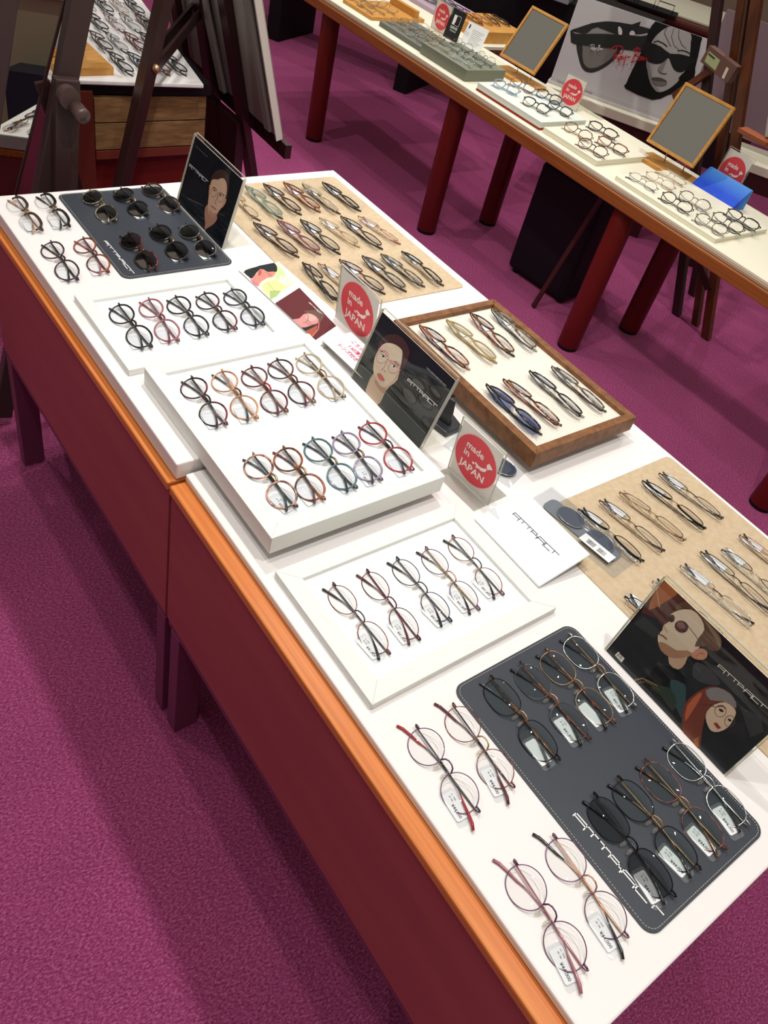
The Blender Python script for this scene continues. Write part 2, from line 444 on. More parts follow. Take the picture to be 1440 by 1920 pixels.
def template(style, tilt, W, ext=0.0, lift=0.0):
    key = (style, tilt, W, ext, lift)
    if key in _tp: return _tp[key]
    S = STY[style]; b, r = S['b'], S['r']; ep = .0065 if S['metal'] == 1 else .0055
    a = (W - S['br'] - 2 * ep) / 4 / (1 + S['k'] * .3)
    cT, sT = math.cos(R(tilt)), math.sin(R(tilt))
    vc = b; vh = b + S['hf'] * b; z0 = r + .0014 + lift
    hw = W / 2
    def P(u, v, d=0.0):
        d = d + .004 * (u / hw) ** 2
        return ((v - vh) * cT + d * sT, u, max(.0004, z0 + v * sT - d * cT))
    N = 44 if S['metal'] else 36
    o = outline(a, b, S['n'], S['k'], N)
    cu = S['br'] / 2 + a
    T = {}
    fr = MB(); up = (-sT, 0, cT)
    for s in (1, -1):
        pts = [P(s * (cu + x), vc + y) for x, y in o]
        if style == 'half':
            sel = [P(s * (cu + x), vc + y) for x, y in o if y > -.1 * b]
            fr.tube(sel, [r * (.7 + .6 * (1 if 2 < i < len(sel) - 3 else .2)) for i in range(len(sel))], 6, False, .8, up)
            fr.tube([P(s * (cu + x), vc + y) for x, y in o if y < .1 * b][:], .0004, 4, False, 1, up)
        elif S['metal']:
            fr.tube(pts, r, 6, True, 1, up)
            if S.get('brow'):
                sel = [P(s * (cu + x), vc + y, -.0004) for x, y in o if y > .25 * b]
                fr.tube(sel, .0021, 6, False, .9, up)
        else:
            rr = [r * (1.0 + .28 * max(0, y / b)) for x, y in o]
            fr.tube(pts, rr, 8, True, .85, up)
        xo = a * (1 + S['k'] * S['hf']) * (1 - (S['hf']) ** S['n']) ** (1 / S['n']) if S['hf'] < 1 else a
        er = .0013 if S['metal'] == 1 else r * .95
        fr.tube([P(s * (cu + xo - .0005), vh), P(s * (hw - .003), vh + .0005, 0), P(s * (hw - .0004), vh, .0005), P(s * (hw - .0006), vh, .0030)], [er, er * 1.1, er * 1.15, er], 6, False, 1, up)
    T['front'] = fr.mesh('eyeglass_front', True)
    bm_ = MB(); xb = S['br'] / 2
    vb = vc + b * .28; e = .0008
    if S['metal'] == 1:
        A_ = S['arch']
        bm_.tube([P(-xb - e, vb - .001), P(-xb * .75, vb + A_ * .7, -.001), P(-xb * .3, vb + A_, -.002), P(xb * .3, vb + A_, -.002), P(xb * .75, vb + A_ * .7, -.001), P(xb + e, vb - .001)], .0011, 6, False, 1, up)
    else:
        rb = r * 1.25
        bm_.tube([P(-xb - e, vb + .002), P(-xb * .5, vb + .0045, -.0005), P(0, vb + .0052, -.001), P(xb * .5, vb + .0045, -.0005), P(xb + e, vb + .002)], rb, 6, False, .75, up)
    T['bridge'] = bm_.mesh('bridge', True)
    for s in (1, -1):
        g = MB(); oo = outline(a - r * .3, b - r * .3, S['n'], S['k'], 24)
        ring = [P(s * (cu + x), vc + y, .0002) for x, y in oo]
        mid = [P(s * (cu + x * .55), vc + y * .55, -.0009) for x, y in oo]
        g.add(ring + mid + [P(s * cu, vc, -.0012)], [(i, (i + 1) % 24, 24 + (i + 1) % 24, 24 + i) for i in range(24)] + [(24 + i, 24 + (i + 1) % 24, 48) for i in range(24)])
        T['lens%d' % s] = g.mesh('lens', True)
        p = MB(); c = P(s * (xb - .0035), vc - .003, .0035)
        mt = Matrix.Rotation(R(s * 25), 3, 'X') @ Matrix.Rotation(R(-tilt), 3, 'Y')
        p.ell(c, .0062, .0032, .0016, mt, 8, 4)
        T['pad%d' % s] = p.mesh('nose_pad', True)
        q = MB(); q.tube([P(s * (xb + .0006), vc + .003, .0008), P(s * (xb - .0012), vc + .001, .0048), c], .0005, 4, False)
        T['arm%d' % s] = q.mesh('pad_arm', True)
        zt = .0026 if s == -1 else min(.0062, max(.0026, z0 + vh * sT - .007))
        Zh = z0 + vh * sT
        tm = MB(); ra = .0009 if S['metal'] else .0016
        ye = hw + ext; xe = -.0175 - .15 * max(0, ext)
        path = [(.0010, s * (hw - .0008), Zh - .0025), (.0012, s * (hw - .0008), max(zt, Zh - .0075)), (.0012, s * (hw - .006), max(zt, Zh - .0095)), (.0010, s * .040, zt), (.0004, 0, zt), (-.0006, -s * .018, zt), (-.0028, -s * .031, zt), (-.0060, -s * .042, zt)]
        rs = [ra * 1.2, ra, ra * 1.3, ra * 1.5, ra * 1.2, ra, ra, ra]
        tm.tube(path, rs, 6, False, .6)
        T['temple%d' % s] = tm.mesh('temple', True)
        tp = MB()
        tp.tube([(-.0044, -s * .037, zt), (-.0060, -s * .042, zt), (-.0078, -s * .047, zt), (-.0110, -s * (.047 + (ye - .047) * .4), zt), (-.0148, -s * (.047 + (ye - .047) * .78), zt), (xe, -s * ye, zt)],
                [ra * 1.05, ra * 1.25, .0016, .0019, .0022, .0020], 6, False, .75)
        T['tip%d' % s] = tp.mesh('temple_tip', True)
    yc = -.046
    g = MB(); g.prism(rrect(.0185, .0375, .0025, 3, 0, 0), 0, .0004); T['tag'] = g.mesh('price_tag')
    g = MB(); g.prism(rrect(.0225, .049, .004, 4, 0, 0), -.0002, .0010); T['pouch'] = g.mesh('tag_pouch')
    T['tagpos'] = (-.0165, yc, 0)
    _tp[key] = T
    return T

_gl = {}
def glasses(label, cat, loc, yaw, w, style='oval', rim='black', temple=None, tip=None, lens='clear', price=None, tilt=20, group=None,
            detail=2, bridge=None, ext=0.0, lift=0.0, tagyaw=0, tagoff=(0, 0), lettering=True):
    """one folded pair of spectacles lying with its brow towards local +X"""
    W = round(round(max(.128, min(.152, w)) / .004) * .004, 4)
    T = template(style, tilt, W, ext, lift)
    temple = temple or rim; tip = tip or temple; bridge = bridge or rim
    g = thing('sunglasses' if cat == 'sunglasses' else 'eyeglasses', label, cat, loc, yaw, group)
    link('front_frame', T['front'], FC[rim], g)
    for s in (1, -1):
        link('lens', T['lens%d' % s], LENSES[lens], g)
        t = link('temple', T['temple%d' % s], FC[temple], g)
        link('temple_tip', T['tip%d' % s], FC[tip], t)
        if detail > 1:
            n = link('nose_pad', T['pad%d' % s], PAD, g)
            link('pad_arm', T['arm%d' % s], FC['gold' if bridge in ('gold', 'rosegold', 'bronze') else 'silver'], n)
    link('bridge', T['bridge'], FC[bridge], g)
    if price:
        px, py, _ = T['tagpos']
        m = Matrix.Translation((px + tagoff[0], py + tagoff[1], .0014)) @ Matrix.Rotation(R(tagyaw), 4, 'Z')
        t = link('price_tag', T['tag'], PAPERW, g); t.matrix_local = m
        p = link('tag_pouch', T['pouch'], POUCH, g); p.matrix_local = m @ Matrix.Translation((0, -.0015, 0))
        if lettering and price != '-':
            b = Matrix.Translation((0, 0, .0006)) @ Matrix.Rotation(R(-90), 4, 'Z')
            text(price, .0060, INKG, t, b @ Matrix.Translation((.0065, -.0022, 0)), 'price_lettering', .012)
            text('A1 7006', .0030, INKG, t, b @ Matrix.Translation((-.0105, .0050, 0)), 'code_lettering')
            text('48 186', .0030, INKG, t, b @ Matrix.Translation((-.0105, .0008, 0)), 'code_lettering')
    return g

# ------------------------------------------------------------ floor and far walls
T = 0.745            # near board top
TA = T + 0.020       # far board top of the island
def carpet_mat():
    m = bpy.data.materials.new('purple_carpet'); m.use_nodes = True; nt = m.node_tree; b = nt.nodes['Principled BSDF']
    tc = nt.nodes.new('ShaderNodeTexCoord')
    mp = nt.nodes.new('ShaderNodeMapping'); mp.inputs['Scale'].default_value = (1, 1.7, 1); mp.inputs['Rotation'].default_value = (0, 0, .5)
    nt.links.new(tc.outputs['Object'], mp.inputs[0])
    n1 = nt.nodes.new('ShaderNodeTexNoise'); n1.inputs['Scale'].default_value = 150; n1.inputs['Detail'].default_value = 5; n1.inputs['Roughness'].default_value = .75
    n2 = nt.nodes.new('ShaderNodeTexNoise'); n2.inputs['Scale'].default_value = 1.6; n2.inputs['Detail'].default_value = 3
    for n in (n1, n2): nt.links.new(mp.outputs[0], n.inputs['Vector'])
    r1 = nt.nodes.new('ShaderNodeValToRGB'); e = r1.color_ramp.elements
    e[0].position = .37; e[0].color = lin('#7e2c54'); e[1].position = .64; e[1].color = lin('#d074a6')
    mid = e.new(.5); mid.color = lin('#aa447a')
    nt.links.new(n1.outputs['Fac'], r1.inputs[0])
    mx = nt.nodes.new('ShaderNodeMixRGB'); mx.blend_type = 'MULTIPLY'; mx.inputs[0].default_value = .5
    r2 = nt.nodes.new('ShaderNodeValToRGB'); r2.color_ramp.elements[0].color = (.72, .72, .74, 1); r2.color_ramp.elements[1].color = (1, 1, 1, 1)
    r2.color_ramp.elements[0].position = .35; r2.color_ramp.elements[1].position = .6
    nt.links.new(n2.outputs['Fac'], r2.inputs[0]); nt.links.new(r1.outputs[0], mx.inputs[1]); nt.links.new(r2.outputs[0], mx.inputs[2])
    nt.links.new(mx.outputs[0], b.inputs['Base Color']); b.inputs['Roughness'].default_value = .95; b.inputs['Specular IOR Level'].default_value = .1
    b.inputs['Sheen Weight'].default_value = .25; b.inputs['Sheen Tint'].default_value = lin('#e89cc4')
    bp = nt.nodes.new('ShaderNodeBump'); bp.inputs['Strength'].default_value = .7; bp.inputs['Distance'].default_value = .006
    nt.links.new(n1.outputs['Fac'], bp.inputs['Height']); nt.links.new(bp.outputs[0], b.inputs['Normal'])
    return m
struct('floor', MB().box((-4, -4, -.05), (9, 9, 0)), carpet_mat())
struct('wall_back', MB().box((-4, 9, 0), (9, 9.1, 3.2)), mat('warm_wall', '#b9ab95', .8))
struct('wall_right', MB().box((9, -4, 0), (9.1, 9.1, 3.2)), MATS['warm_wall'])

# ------------------------------------------------------------ the island: two display units end to end
def unit(label, y0, y1, ztop, x0, x1, thick, legs):
    t = thing('display_table', label, 'table', (.45, (y0 + y1) / 2, 0), 0)
    yc = (y0 + y1) / 2; h = (y1 - y0) / 2; ox = -.45
    L = lambda a, b: (a[0] + ox, a[1] - yc, a[2]), 
    def bx(name, a, b, m, bev=.0015, par=t):
        mb = MB().box((a[0] + ox, a[1] - yc, a[2]), (b[0] + ox, b[1] - yc, b[2])); return mb.build(name, m, par, bevel=bev)
    bx('top_board', (x0, y0 + .001, ztop - thick), (x1, y1 - .001, ztop), WHITE, .003)
    zb = ztop - thick if ztop == T else T - .014
    bx('edge_strip', (-.028, y0 + .0015, T - .034), (.86, y1 - .0015, T - .0155), ORANGE, .003)
    bx('front_panel', (-.024, y0 + .002, .375), (.0, y1 - .002, T - .0345), MAROON, .001)
    bx('lower_rail', (-.021, y0 + .004, .352), (.02, y1 - .004, .3745), PURPLEB, .001)  # carpet reflection on the rail is put into its purple colour
    bx('back_panel', (.83, y0 + .004, .352), (.85, y1 - .004, T - .0345), MAROON, .001)
    for yy in (y0 + .003, y1 - .023): bx('end_panel', (.001, yy, .376), (.829, yy + .02, T - .0345), MAROON, .001)
    bx('bottom_panel', (.022, y0 + .03, .36), (.829, y1 - .03, .375), PURPLEB, .001)
    for (lx, ly) in legs:
        l = bx('leg', (lx, ly, .006), (lx + .055, ly + .036, .3515), PURPLEB, .0015)
        g = MB().cyl((lx + .0275 + ox, ly + .018 - yc), .016, 0, .006, 16).build('foot_glide', CHROME, l)
    return t
unit('nearer half of the white topped maroon display island', -.944, .0, T, .0, .915, .0155, [(-.022, -.052), (-.022, -.92), (.78, -.052), (.78, -.92)])
unit('farther half of the white topped maroon display island, its top slightly raised', .004, .925, TA, -.013, .893, .0345, [(-.022, .010), (-.022, .885), (.78, .010), (.78, .885)])

# ------------------------------------------------------------ trays and mats on the island
def frame_tray(label, x0, x1, y0, y1, z0, h, rim, depth, face=FRAMEW, side=None, inner=PAPERW, group=None, mitre=True, name='frame_tray'):
    """picture-frame tray: mitred rails round a recessed backing"""
    xc, yc = (x0 + x1) / 2, (y0 + y1) / 2; a, b = (x1 - x0) / 2, (y1 - y0) / 2
    t = thing(name, label, 'tray', (xc, yc, z0), 0, group)
    bv = .0012
    def rail(p, q, r_, s_):      # outer p->q, inner r_->s_ (mitred)
        g = .0002
        poly = [p, q, s_, r_]
        return MB().prism(poly, 0, h).build('rail', face, t, bevel=bv)
    A, B, C_, D = (-a, -b), (a, -b), (a, b), (-a, b)
    i = rim; e, f_, g_, k_ = (-a + i, -b + i), (a - i, -b + i), (a - i, b - i), (-a + i, b - i)
    rail(A, B, e, f_); rail(B, C_, f_, g_); rail(C_, D, g_, k_); rail(D, A, k_, e)
    MB().box((-a + i, -b + i, .001), (a - i, b - i, h - depth)).build('backing', inner, t)
    return t, h - depth
frame_tray('thin white frame tray on the far board, holding five dark acetate pairs', .010, .347, .2425, .493, TA, .013, .026, .007)
frame_tray('deep white box frame tray across the joint, holding ten round pairs', .026, .364, -.2225, .2155, TA, .035, .027, .007)
frame_tray('thin white frame tray nearest the camera, holding five thin metal pairs', .0215, .382, -.504, -.2495, T, .013, .030, .007)
tw, twz = frame_tray('walnut framed tray lined with cream linen, eight pairs standing on it', .566, .858, -.244, .204, TA, .034, .018, .010, WALNUT, None, LINEN)
ZT1, ZT2, ZT3, ZTW = TA + .006, TA + .028, T + .006, TA + .024

def dark_mat(label, x0, x1, y0, y1, z):
    xc, yc = (x0 + x1) / 2, (y0 + y1) / 2; w_, h_ = x1 - x0, y1 - y0
    t = thing('leather_mat', label, 'mat', (xc, yc, z), 0)
    MB().prism(rrect(w_, h_, .018, 6), 0, .0026).build('pad', LEATHER, t, bevel=.0008)
    st = MB(); ring = rrect(w_ - .008, h_ - .008, .015, 6); per = []
    for p, q in zip(ring, ring[1:] + ring[:1]):
        d = math.dist(p, q); n = max(1, round(d / .0042))
        for k in range(n):
            f0, f1 = k / n, (k + .62) / n
            per.append(((p[0] + (q[0]-p[0])*f0, p[1] + (q[1]-p[1])*f0), (p[0] + (q[0]-p[0])*f1, p[1] + (q[1]-p[1])*f1)))
    for p, q in per: st.bar((p[0], p[1], .0029), (q[0], q[1], .0029), .0006, .0005, (0, 0, 1))
    o = st.build('stitching', STITCH, t); o['kind'] = 'stuff'
    return t, xc, yc
m1, xc, yc = dark_mat('charcoal leather mat with white logo nearest the camera, eight metal pairs on it', .142, .390, -.912, -.532, T)
logo(m1, (.1625 - xc, -.756 - yc), (.1670 - xc, -.902 - yc), .0095, .0017, INKW, lambda x, y: (x, y, .0029))
m2, xc, yc = dark_mat('charcoal leather mat with white logo on the far board, six sunglasses on it', .127, .378, .538, .905, TA)
logo(m2, (.1455 - xc, .688 - yc), (.1485 - xc, .553 - yc), .0070, .0016, INKW, lambda x, y: (x, y, .0029))
def tan_mat(label, x0, x1, y0, y1, z):
    xc, yc = (x0 + x1) / 2, (y0 + y1) / 2
    o = MB().prism([(x, y) for x, y in rrect(x1 - x0, y1 - y0, .012, 5)], 0, .0022).build('suede_mat', TAN, None, bevel=.0006)
    o.location = (xc, yc, z); return tag(o, label, 'mat')
tan_mat('beige suede mat on the far board, three rows of folded eyeglasses on it', .470, .868, .3085, .884, TA)
tan_mat('beige suede mat on the near board, two rows of folded eyeglasses on it', .492, .903, -.915, -.3235, T)

# ------------------------------------------------------------ island eyeglasses
POS = {'L1':(0.057,-0.622,-0.6,0.135),'L2':(0.121,-0.621,-2.2,0.134),'L3':(0.050,-0.824,-3.8,0.136),'L4':(0.117,-0.827,-2.9,0.134),'D1':(0.200,-0.619,-0.4,0.147),'D2':(0.260,-0.621,2.0,0.145),'D3':(0.312,-0.622,2.0,0.145),'D4':(0.364,-0.620,-0.4,0.143),'D5':(0.204,-0.823,-2.4,0.147),'D6':(0.256,-0.822,0.9,0.143),'D7':(0.311,-0.825,0.1,0.143),'D8':(0.369,-0.824,-1.4,0.142),'C1':(0.089,-0.377,1.5,0.143),'C2':(0.147,-0.378,-1.6,0.144),'C3':(0.208,-0.376,0.7,0.140),'C4':(0.264,-0.379,-0.3,0.141),'C5':(0.321,-0.376,-1.2,0.137),'B1':(0.086,0.095,-0.9,0.137),'B2':(0.143,0.093,-2.0,0.141),'B3':(0.199,0.088,-1.3,0.135),'B4':(0.257,0.093,0.0,0.138),'B5':(0.317,0.089,0.7,0.140),'B6':(0.091,-0.117,1.6,0.132),'B7':(0.142,-0.121,-0.8,0.131),'B8':(0.202,-0.120,1.5,0.132),'B9':(0.255,-0.123,-1.3,0.128),'B10':(0.317,-0.121,1.3,0.136),'A1':(0.074,0.366,0.5,0.147),'A2':(0.132,0.369,-2.4,0.149),'A3':(0.189,0.366,0.8,0.141),'A4':(0.250,0.365,0.8,0.136),'A5':(0.310,0.362,0.6,0.134),'F1':(0.038,0.821,0.6,0.152),'F2':(0.098,0.825,-0.6,0.150),'F3':(0.039,0.625,-0.4,0.158),'F4':(0.106,0.631,-0.7,0.139),'S1':(0.200,0.824,1.3,0.144),'S2':(0.274,0.827,3.6,0.131),'S3':(0.351,0.837,6.2,0.140),'S4':(0.202,0.621,-0.9,0.157),'S5':(0.279,0.641,0.3,0.152),'S6':(0.344,0.635,0.5,0.144),'T0':(0.519,0.764,176.5,0.138),'T1':(0.574,0.768,-179.3,0.159),'T2':(0.630,0.773,-177.0,0.148),'T3':(0.688,0.774,-177.3,0.143),'T4':(0.738,0.760,-178.6,0.153),'T5':(0.801,0.759,-176.2,0.148),'T6':(0.508,0.595,-172.9,0.151),'T7':(0.569,0.594,-175.0,0.152),'T8':(0.623,0.585,-179.2,0.157),'T9':(0.685,0.593,-172.9,0.137),'T10':(0.741,0.579,-176.5,0.151),'T11':(0.799,0.582,-171.2,0.142),'T12':(0.513,0.409,174.8,0.180),'T13':(0.557,0.401,-178.8,0.147),'T14':(0.620,0.401,-173.3,0.145),'T15':(0.681,0.399,-176.8,0.149),'T16':(0.738,0.401,-175.2,0.145),'T17':(0.794,0.396,-179.4,0.149),'W1':(0.645,0.131,-179.6,0.162),'W2':(0.722,0.129,-179.3,0.171),'W3':(0.789,0.137,173.8,0.179),'W4':(0.856,0.133,175.2,0.176),'W5':(0.649,-0.099,179.9,0.165),'W6':(0.706,-0.095,-176.7,0.156),'W7':(0.781,-0.093,179.3,0.164),'W8':(0.845,-0.098,179.4,0.160),'N1':(0.590,-0.431,-175.0,0.146),'N2':(0.648,-0.432,-174.6,0.146),'N3':(0.708,-0.433,-171.7,0.145),'N4':(0.775,-0.431,-174.5,0.144),'N5':(0.832,-0.430,-171.9,0.146),'N6':(0.666,-0.615,-175.8,0.147),'N7':(0.728,-0.613,-178.6,0.150),'N8':(0.773,-0.624,-178.9,0.144),'N9':(0.842,-0.615,-178.0,0.142),'N10':(0.589,-0.613,-174.4,0.145),'N11':(0.513,-0.609,-176.3,0.138),'W1':(0.606,0.096,-179.7,0.152),'W2':(0.680,0.094,-179.3,0.152),'W3':(0.745,0.101,173.8,0.152),'W4':(0.809,0.098,175.2,0.152),'W5':(0.609,-0.126,179.9,0.152),'W6':(0.665,-0.122,-176.7,0.150),'W7':(0.737,-0.120,179.3,0.152),'W8':(0.799,-0.125,179.4,0.152),}
FAR = 'far'
def ins(keys, side, z, tilt, group, cat='eyeglasses'):
    for key, desc, st, rim, tm, tp, ln, br, price in keys:
        x, y, yaw, w_ = POS[key]
        if key in ('W1', 'W2', 'W3', 'W4'): y -= .008
        glasses(desc, cat, (x, y, z), yaw, w_, st, rim, tm, tp, ln, price, tilt, group, 2, br, ext=.013 if key[0] == 'L' else -.001, lift=.006 if side == 'R' else 0.0, tagyaw=random.uniform(-9, 9), tagoff=(random.uniform(-.003, .003), random.uniform(-.004, .004)))
N_ = None
ins([
 ('L1', 'round purple metal eyeglasses with a bright red temple tip, left of the nearest leather mat', 'round', 'mpurple', 'gun', 'red', 'clear', N_, '¥44,000'),
 ('L2', 'round gold and tortoise metal eyeglasses overlapping the nearest leather mat edge', 'round', 'mtort', 'dtort', 'wine', 'clear', 'gold', '¥44,000'),
 ('L3', 'round pale purple metal eyeglasses with rose temples, closest pair to the near table corner', 'round', 'mpurple', 'rose', 'rose', 'clear', N_, '¥44,000'),
 ('L4', "round purple metal eyeglasses with brown temples and black tips, beside the near mat's logo", 'round', 'mpurple', 'rosegold', 'black', 'clear', 'rosegold', '¥44,000'),
], 'L', T, 20, 'loose metal pairs beside the nearest leather mat')
ins([
 ('D1', 'black metal eyeglasses with amber tortoise temples, far left corner of the nearest leather mat', 'soft', 'mblack', 'htort', 'dkgrey', 'green', 'gold', '-'),
 ('D2', 'thin gunmetal eyeglasses, second from left in the far row of the nearest leather mat', 'soft', 'gun', 'tort', 'black', 'green', 'rosegold', '¥41,800'),
 ('D3', 'thin gold metal eyeglasses, third from left in the far row of the nearest leather mat', 'soft', 'bronze', 'tort', 'black', 'green', 'gold', '-'),
 ('D4', 'thin silver eyeglasses with copper bridge, far right corner of the nearest leather mat', 'soft', 'silver', 'bronze', 'black', 'green', 'rosegold', '¥41,800'),
 ('D5', "black metal eyeglasses with grey lenses next to the nearest leather mat's logo", 'soft', 'mblack', 'gun', 'black', 'grey', 'mblack', '¥44,000'),
 ('D6', 'black and gold eyeglasses, second from left in the near row of the nearest leather mat', 'soft', 'mblack', 'bronze', 'black', 'green', 'gold', '¥44,000'),
 ('D7', 'dark eyeglasses with amber temple, third in the near row of the nearest leather mat', 'soft', 'mtort', 'bronze', 'htort', 'green', 'gold', '¥44,000'),
 ('D8', "silver eyeglasses with black tips, right end of the nearest leather mat's near row", 'soft', 'silver', 'silver', 'black', 'green', 'silver', '¥44,000'),
], 'L', T + .0026, 20, 'metal eyeglasses on the nearest leather mat')
ins([
 ('C1', 'oval speckled brown metal eyeglasses, first from left in the nearest frame tray', 'oval', 'mtort', 'gun', 'black', 'clear', 'gun', '¥41,800'),
 ('C2', 'oval wine red metal eyeglasses, second from left in the nearest frame tray', 'oval', 'mwine', 'mwine', 'wine', 'clear', 'mwine', '¥41,800'),
 ('C3', 'oval dark navy metal eyeglasses, middle pair in the nearest frame tray', 'oval', 'mnavy', 'gun', 'black', 'clear', 'gun', '¥41,800'),
 ('C4', 'oval dark metal eyeglasses with copper bridge, fourth in the nearest frame tray', 'oval', 'mpurple', 'bronze', 'dtort', 'clear', 'rosegold', '¥41,800'),
 ('C5', 'oval speckled metal eyeglasses with thick black temples, right end of the nearest frame tray', 'oval', 'mtort', 'gun', 'black', 'clear', 'gun', '¥41,800'),
], 'L', ZT3, 20, 'oval metal eyeglasses in the nearest frame tray')
ins([
 ('B1', 'round dark tortoise eyeglasses, far left of the deep box tray', 'cround', 'dtort', 'dtort', 'dtort', 'demo', 'dtort', '-'),
 ('B2', "round amber eyeglasses with green tips, second in the deep box tray's far row", 'cround', 'amber', 'amber', 'dkgreen', 'demo', 'htort', '-'),
 ('B3', "round burgundy eyeglasses with red bridge, middle of the deep box tray's far row", 'cround', 'wine', 'rtort', 'wine', 'demo', 'red', '-'),
 ('B4', "round brown tortoise eyeglasses, fourth in the deep box tray's far row", 'cround', 'dtort', 'htort', 'wine', 'demo', 'wine', '-'),
 ('B5', 'round pale champagne eyeglasses with gold bridge, far right of the deep box tray', 'cround', 'champagne', 'bronze', 'champagne', 'demo', 'gold', '-'),
 ('B6', 'panto pale pink tortoise eyeglasses with black-green temples, near left of the deep box tray', 'panto', 'ptort', 'dkgreen', 'dkgreen', 'demo', 'gold', '¥25,300'),
 ('B7', 'panto brown tortoise eyeglasses, second in the near row of the deep box tray', 'panto', 'tort', 'htort', 'wine', 'demo', 'gold', '-'),
 ('B8', 'panto blue-green eyeglasses, middle of the near row of the deep box tray', 'panto', 'bluegreen', 'dkgreen', 'black', 'demo', 'bronze', '-'),
 ('B9', 'panto translucent lilac eyeglasses, fourth in the near row of the deep box tray', 'panto', 'lilac', 'dkgrey', 'purple', 'demo', 'bronze', '¥25,300'),
 ('B10', 'round cherry red eyeglasses with square metal bridge, near right of the deep box tray', 'cround', 'red', 'dtort', 'navy', 'demo', 'purple', '-'),
], 'L', ZT2, 20, 'round acetate eyeglasses in the deep box tray')
ins([
 ('A1', 'black panto eyeglasses, first from left in the far frame tray', 'panto', 'black', 'black', 'black', 'demo', 'black', '-'),
 ('A2', 'translucent pink eyeglasses, second in the far frame tray', 'panto', 'rose', 'mauve', 'cherry', 'demo', 'cherry', '-'),
 ('A3', 'black panto eyeglasses, middle of the far frame tray', 'panto', 'black', 'black', 'black', 'demo', 'black', '-'),
 ('A4', 'wine tortoise eyeglasses, fourth in the far frame tray', 'panto', 'dtort', 'dtort', 'black', 'demo', 'wine', '-'),
 ('A5', 'black and grey eyeglasses, right end of the far frame tray', 'panto', 'navy', 'dkgrey', 'black', 'demo', 'black', '-'),
], 'L', ZT1, 20, 'dark eyeglasses in the far frame tray')
ins([
 ('F1', 'half rim eyeglasses with amber brown brow at the far left corner of the island', 'half', 'brown', 'htort', 'amber', 'clear', 'gold', '-'),
 ('F2', "half rim eyeglasses with black brow, left of the far leather mat's back corner", 'half', 'black', 'black', 'black', 'clear', 'gold', '-'),
 ('F3', 'dark purple panto eyeglasses on the far board nearest its left edge', 'panto', 'purple', 'black', 'black', 'clear', 'black', '-'),
 ('F4', 'dark red panto eyeglasses with rose tip touching the far leather mat', 'panto', 'rtort', 'wine', 'rose', 'clear', 'wine', '-'),
], 'L', TA, 20, 'loose pairs left of the far leather mat')
ins([
 ('S1', 'transparent grey frame sunglasses, back left on the far leather mat', 'panto', 'gtort', 'grey', 'clear', 'sgrey', 'gold', '-'),
 ('S2', 'black frame sunglasses, back middle on the far leather mat', 'panto', 'black', 'black', 'black', 'sgrey', 'gold', '-'),
 ('S3', 'dark brown frame sunglasses, back right on the far leather mat beside the man poster', 'panto', 'brown', 'black', 'black', 'sgrey', 'gold', '-'),
 ('S4', 'wine tortoise frame sunglasses beside the logo of the far leather mat', 'panto', 'dtort', 'rtort', 'black', 'sgrey', 'wine', '-'),
 ('S5', 'black frame sunglasses, front middle on the far leather mat', 'panto', 'black', 'black', 'black', 'sgrey', 'gold', '-'),
 ('S6', 'dark grey frame sunglasses, front right corner of the far leather mat', 'panto', 'dkgrey', 'black', 'dkgrey', 'sgrey', 'gold', '-'),
], 'L', TA + .0026, 20, 'sunglasses on the far leather mat', 'sunglasses')
M_ = 'on the far beige mat'
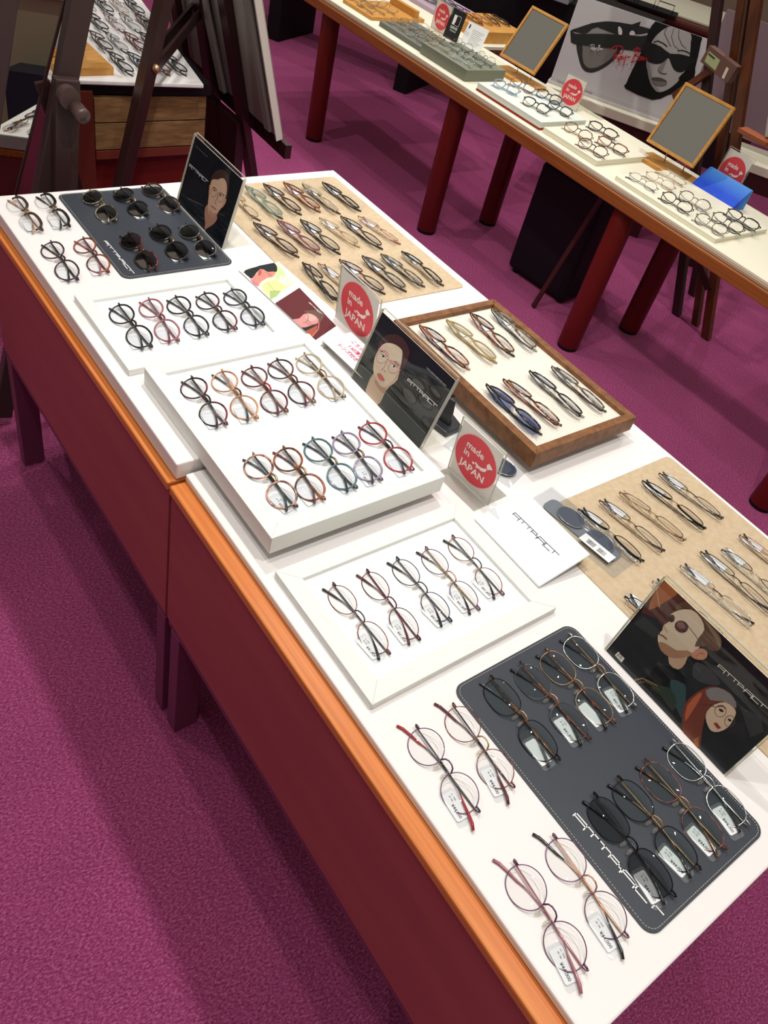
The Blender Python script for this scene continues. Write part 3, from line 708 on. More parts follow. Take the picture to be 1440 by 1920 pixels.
ins([
 ('T0', 'brown metal eyeglasses half hidden behind the man poster ' + M_, 'oval', 'bronze', 'bronze', 'brown', 'clear', 'gold', N_),
 ('T1', 'pale green eyeglasses just right of the man poster ' + M_, 'well', 'green', 'green', 'dkgreen', 'demo', 'green', N_),
 ('T2', 'dark brown eyeglasses, third from left in the back row ' + M_, 'well', 'brown', 'brown', 'black', 'demo', 'brown', '-'),
 ('T3', 'reddish tortoise eyeglasses, fourth from left in the back row ' + M_, 'well', 'rtort', 'tort', 'tort', 'demo', 'tort', '-'),
 ('T4', 'champagne and grey eyeglasses, second from right in the back row ' + M_, 'crect', 'champagne', 'dkgrey', 'brown', 'demo', 'bronze', '-'),
 ('T5', 'black rectangular eyeglasses in the back right corner ' + M_, 'crect', 'black', 'brown', 'black', 'demo', 'brown', '-'),
 ('T6', 'dark brown eyeglasses, left end of the middle row ' + M_, 'well', 'brown', 'brown', 'brown', 'demo', 'brown', '-'),
 ('T7', 'translucent mauve eyeglasses, second from left in the middle row ' + M_, 'well', 'mauve', 'mauve', 'mauve', 'demo', 'mauve', '-'),
 ('T8', 'thick black round eyeglasses, third from left in the middle row ' + M_, 'panto', 'black', 'navy', 'black', 'demo', 'black', '-'),
 ('T9', 'thin gold round eyeglasses in the middle row ' + M_, 'round', 'gold', 'gold', 'champagne', 'clear', 'gold', '-'),
 ('T10', 'black oval eyeglasses, second from right in the middle row ' + M_, 'panto', 'black', 'gun', 'black', 'demo', 'gun', '-'),
 ('T11', 'thin pink gold eyeglasses, right end of the middle row ' + M_, 'mrect', 'rosegold', 'rosegold', 'rose', 'clear', 'rosegold', '-'),
 ('T12', 'chunky black eyeglasses, left end of the front row ' + M_, 'crect', 'black', 'black', 'black', 'demo', 'silver', N_),
 ('T13', 'bronze metal eyeglasses partly behind the farther round red sign ' + M_, 'mrect', 'bronze', 'bronze', 'brown', 'clear', 'gold', '-'),
 ('T14', 'wine brown round eyeglasses behind the farther round red sign ' + M_, 'panto', 'dtort', 'purple', 'black', 'demo', 'wine', '-'),
 ('T15', "dark grey eyeglasses, third from right in the front row " + M_, 'well', 'dkgrey', 'brown', 'black', 'demo', 'brown', '-'),
 ('T16', 'grey tortoise eyeglasses, second from right in the front row ' + M_, 'crect', 'gtort', 'dkgrey', 'dkgrey', 'demo', 'dkgrey', '-'),
 ('T17', 'black and tan rectangular eyeglasses in the front right corner ' + M_, 'crect', 'black', 'champagne', 'black', 'demo', 'black', '-'),
], 'R', TA + .0022, 19, 'eyeglasses on the far beige mat')
M_ = 'in the walnut tray'
ins([
 ('W1', 'pink and dark tortoise eyeglasses, back left ' + M_, 'well', 'tort', 'dtort', 'amber', 'demo', 'tort', '-'),
 ('W2', 'transparent pale yellow eyeglasses ' + M_, 'well', 'yellow', 'yellow', 'yellow', 'demo', 'yellow', '-'),
 ('W3', 'chunky honey tortoise eyeglasses, third in the back row ' + M_, 'well', 'htort', 'tort', 'black', 'demo', 'tort', '-'),
 ('W4', 'grey and black eyeglasses, back right ' + M_, 'well', 'gtort', 'dkgrey', 'clear', 'demo', 'gtort', '-'),
 ('W6', 'reddish tortoise eyeglasses, second in the front row ' + M_, 'crect', 'htort', 'rtort', 'tort', 'demo', 'htort', '-'),
 ('W7', 'black eyeglasses, third in the front row ' + M_, 'crect', 'black', 'gtort', 'clear', 'demo', 'black', '-'),
 ('W8', 'translucent brown eyeglasses, front right ' + M_, 'crect', 'gtort', 'brown', 'dkgrey', 'demo', 'bronze', '-'),
], 'R', ZTW, 19, 'pairs in the walnut tray')
ins([('W5', 'thick black sunglasses with blue lenses, front left in the walnut tray', 'well', 'black', 'black', 'black', 'blue', 'black', N_)], 'R', ZTW, 22, 'pairs in the walnut tray', 'sunglasses')
M_ = 'on the near beige mat'
ins([
 ('N1', "silver eyeglasses with black brow, left end of back row " + M_, 'brow', 'mblack', 'silver', 'black', 'clear', 'silver', '-'),
 ('N2', 'dark bronze metal eyeglasses, second in the back row ' + M_, 'mrect', 'gun', 'bronze', 'brown', 'clear', 'bronze', '-'),
 ('N3', 'champagne gold eyeglasses, middle of the back row ' + M_, 'mrect', 'bronze', 'bronze', 'champagne', 'clear', 'gold', N_),
 ('N4', 'gold eyeglasses with black brow, fourth in the back row ' + M_, 'brow', 'mblack', 'mblack', 'black', 'clear', 'gold', '-'),
 ('N5', 'thin gunmetal eyeglasses, right end of the back row ' + M_, 'oval', 'gun', 'gun', 'dkgrey', 'clear', 'gun', '-'),
 ('N6', 'silver metal eyeglasses with black tips, just above the couple poster ' + M_, 'mrect', 'silver', 'silver', 'black', 'clear', 'gun', '-'),
 ('N7', 'gunmetal eyeglasses with long black tips, behind the silver pair ' + M_, 'mrect', 'gun', 'gun', 'black', 'clear', 'gun', '-'),
 ('N8', "thin dark grey eyeglasses, second from right in front row " + M_, 'oval', 'gun', 'silver', 'clear', 'clear', 'silver', '-'),
 ('N9', "thin rose brown eyeglasses cut by the photo's right edge " + M_, 'mrect', 'rosegold', 'bronze', 'brown', 'clear', 'rosegold', '-'),
 ('N10', 'silver eyeglasses with black tip showing above the couple poster corner ' + M_, 'mrect', 'silver', 'silver', 'black', 'clear', 'silver', N_),
 ('N11', "copper and black eyeglasses left of the couple poster " + M_, 'mrect', 'mblack', 'rosegold', 'black', 'clear', 'rosegold', '-'),
], 'R', T + .0022, 19, 'eyeglasses on the near beige mat')

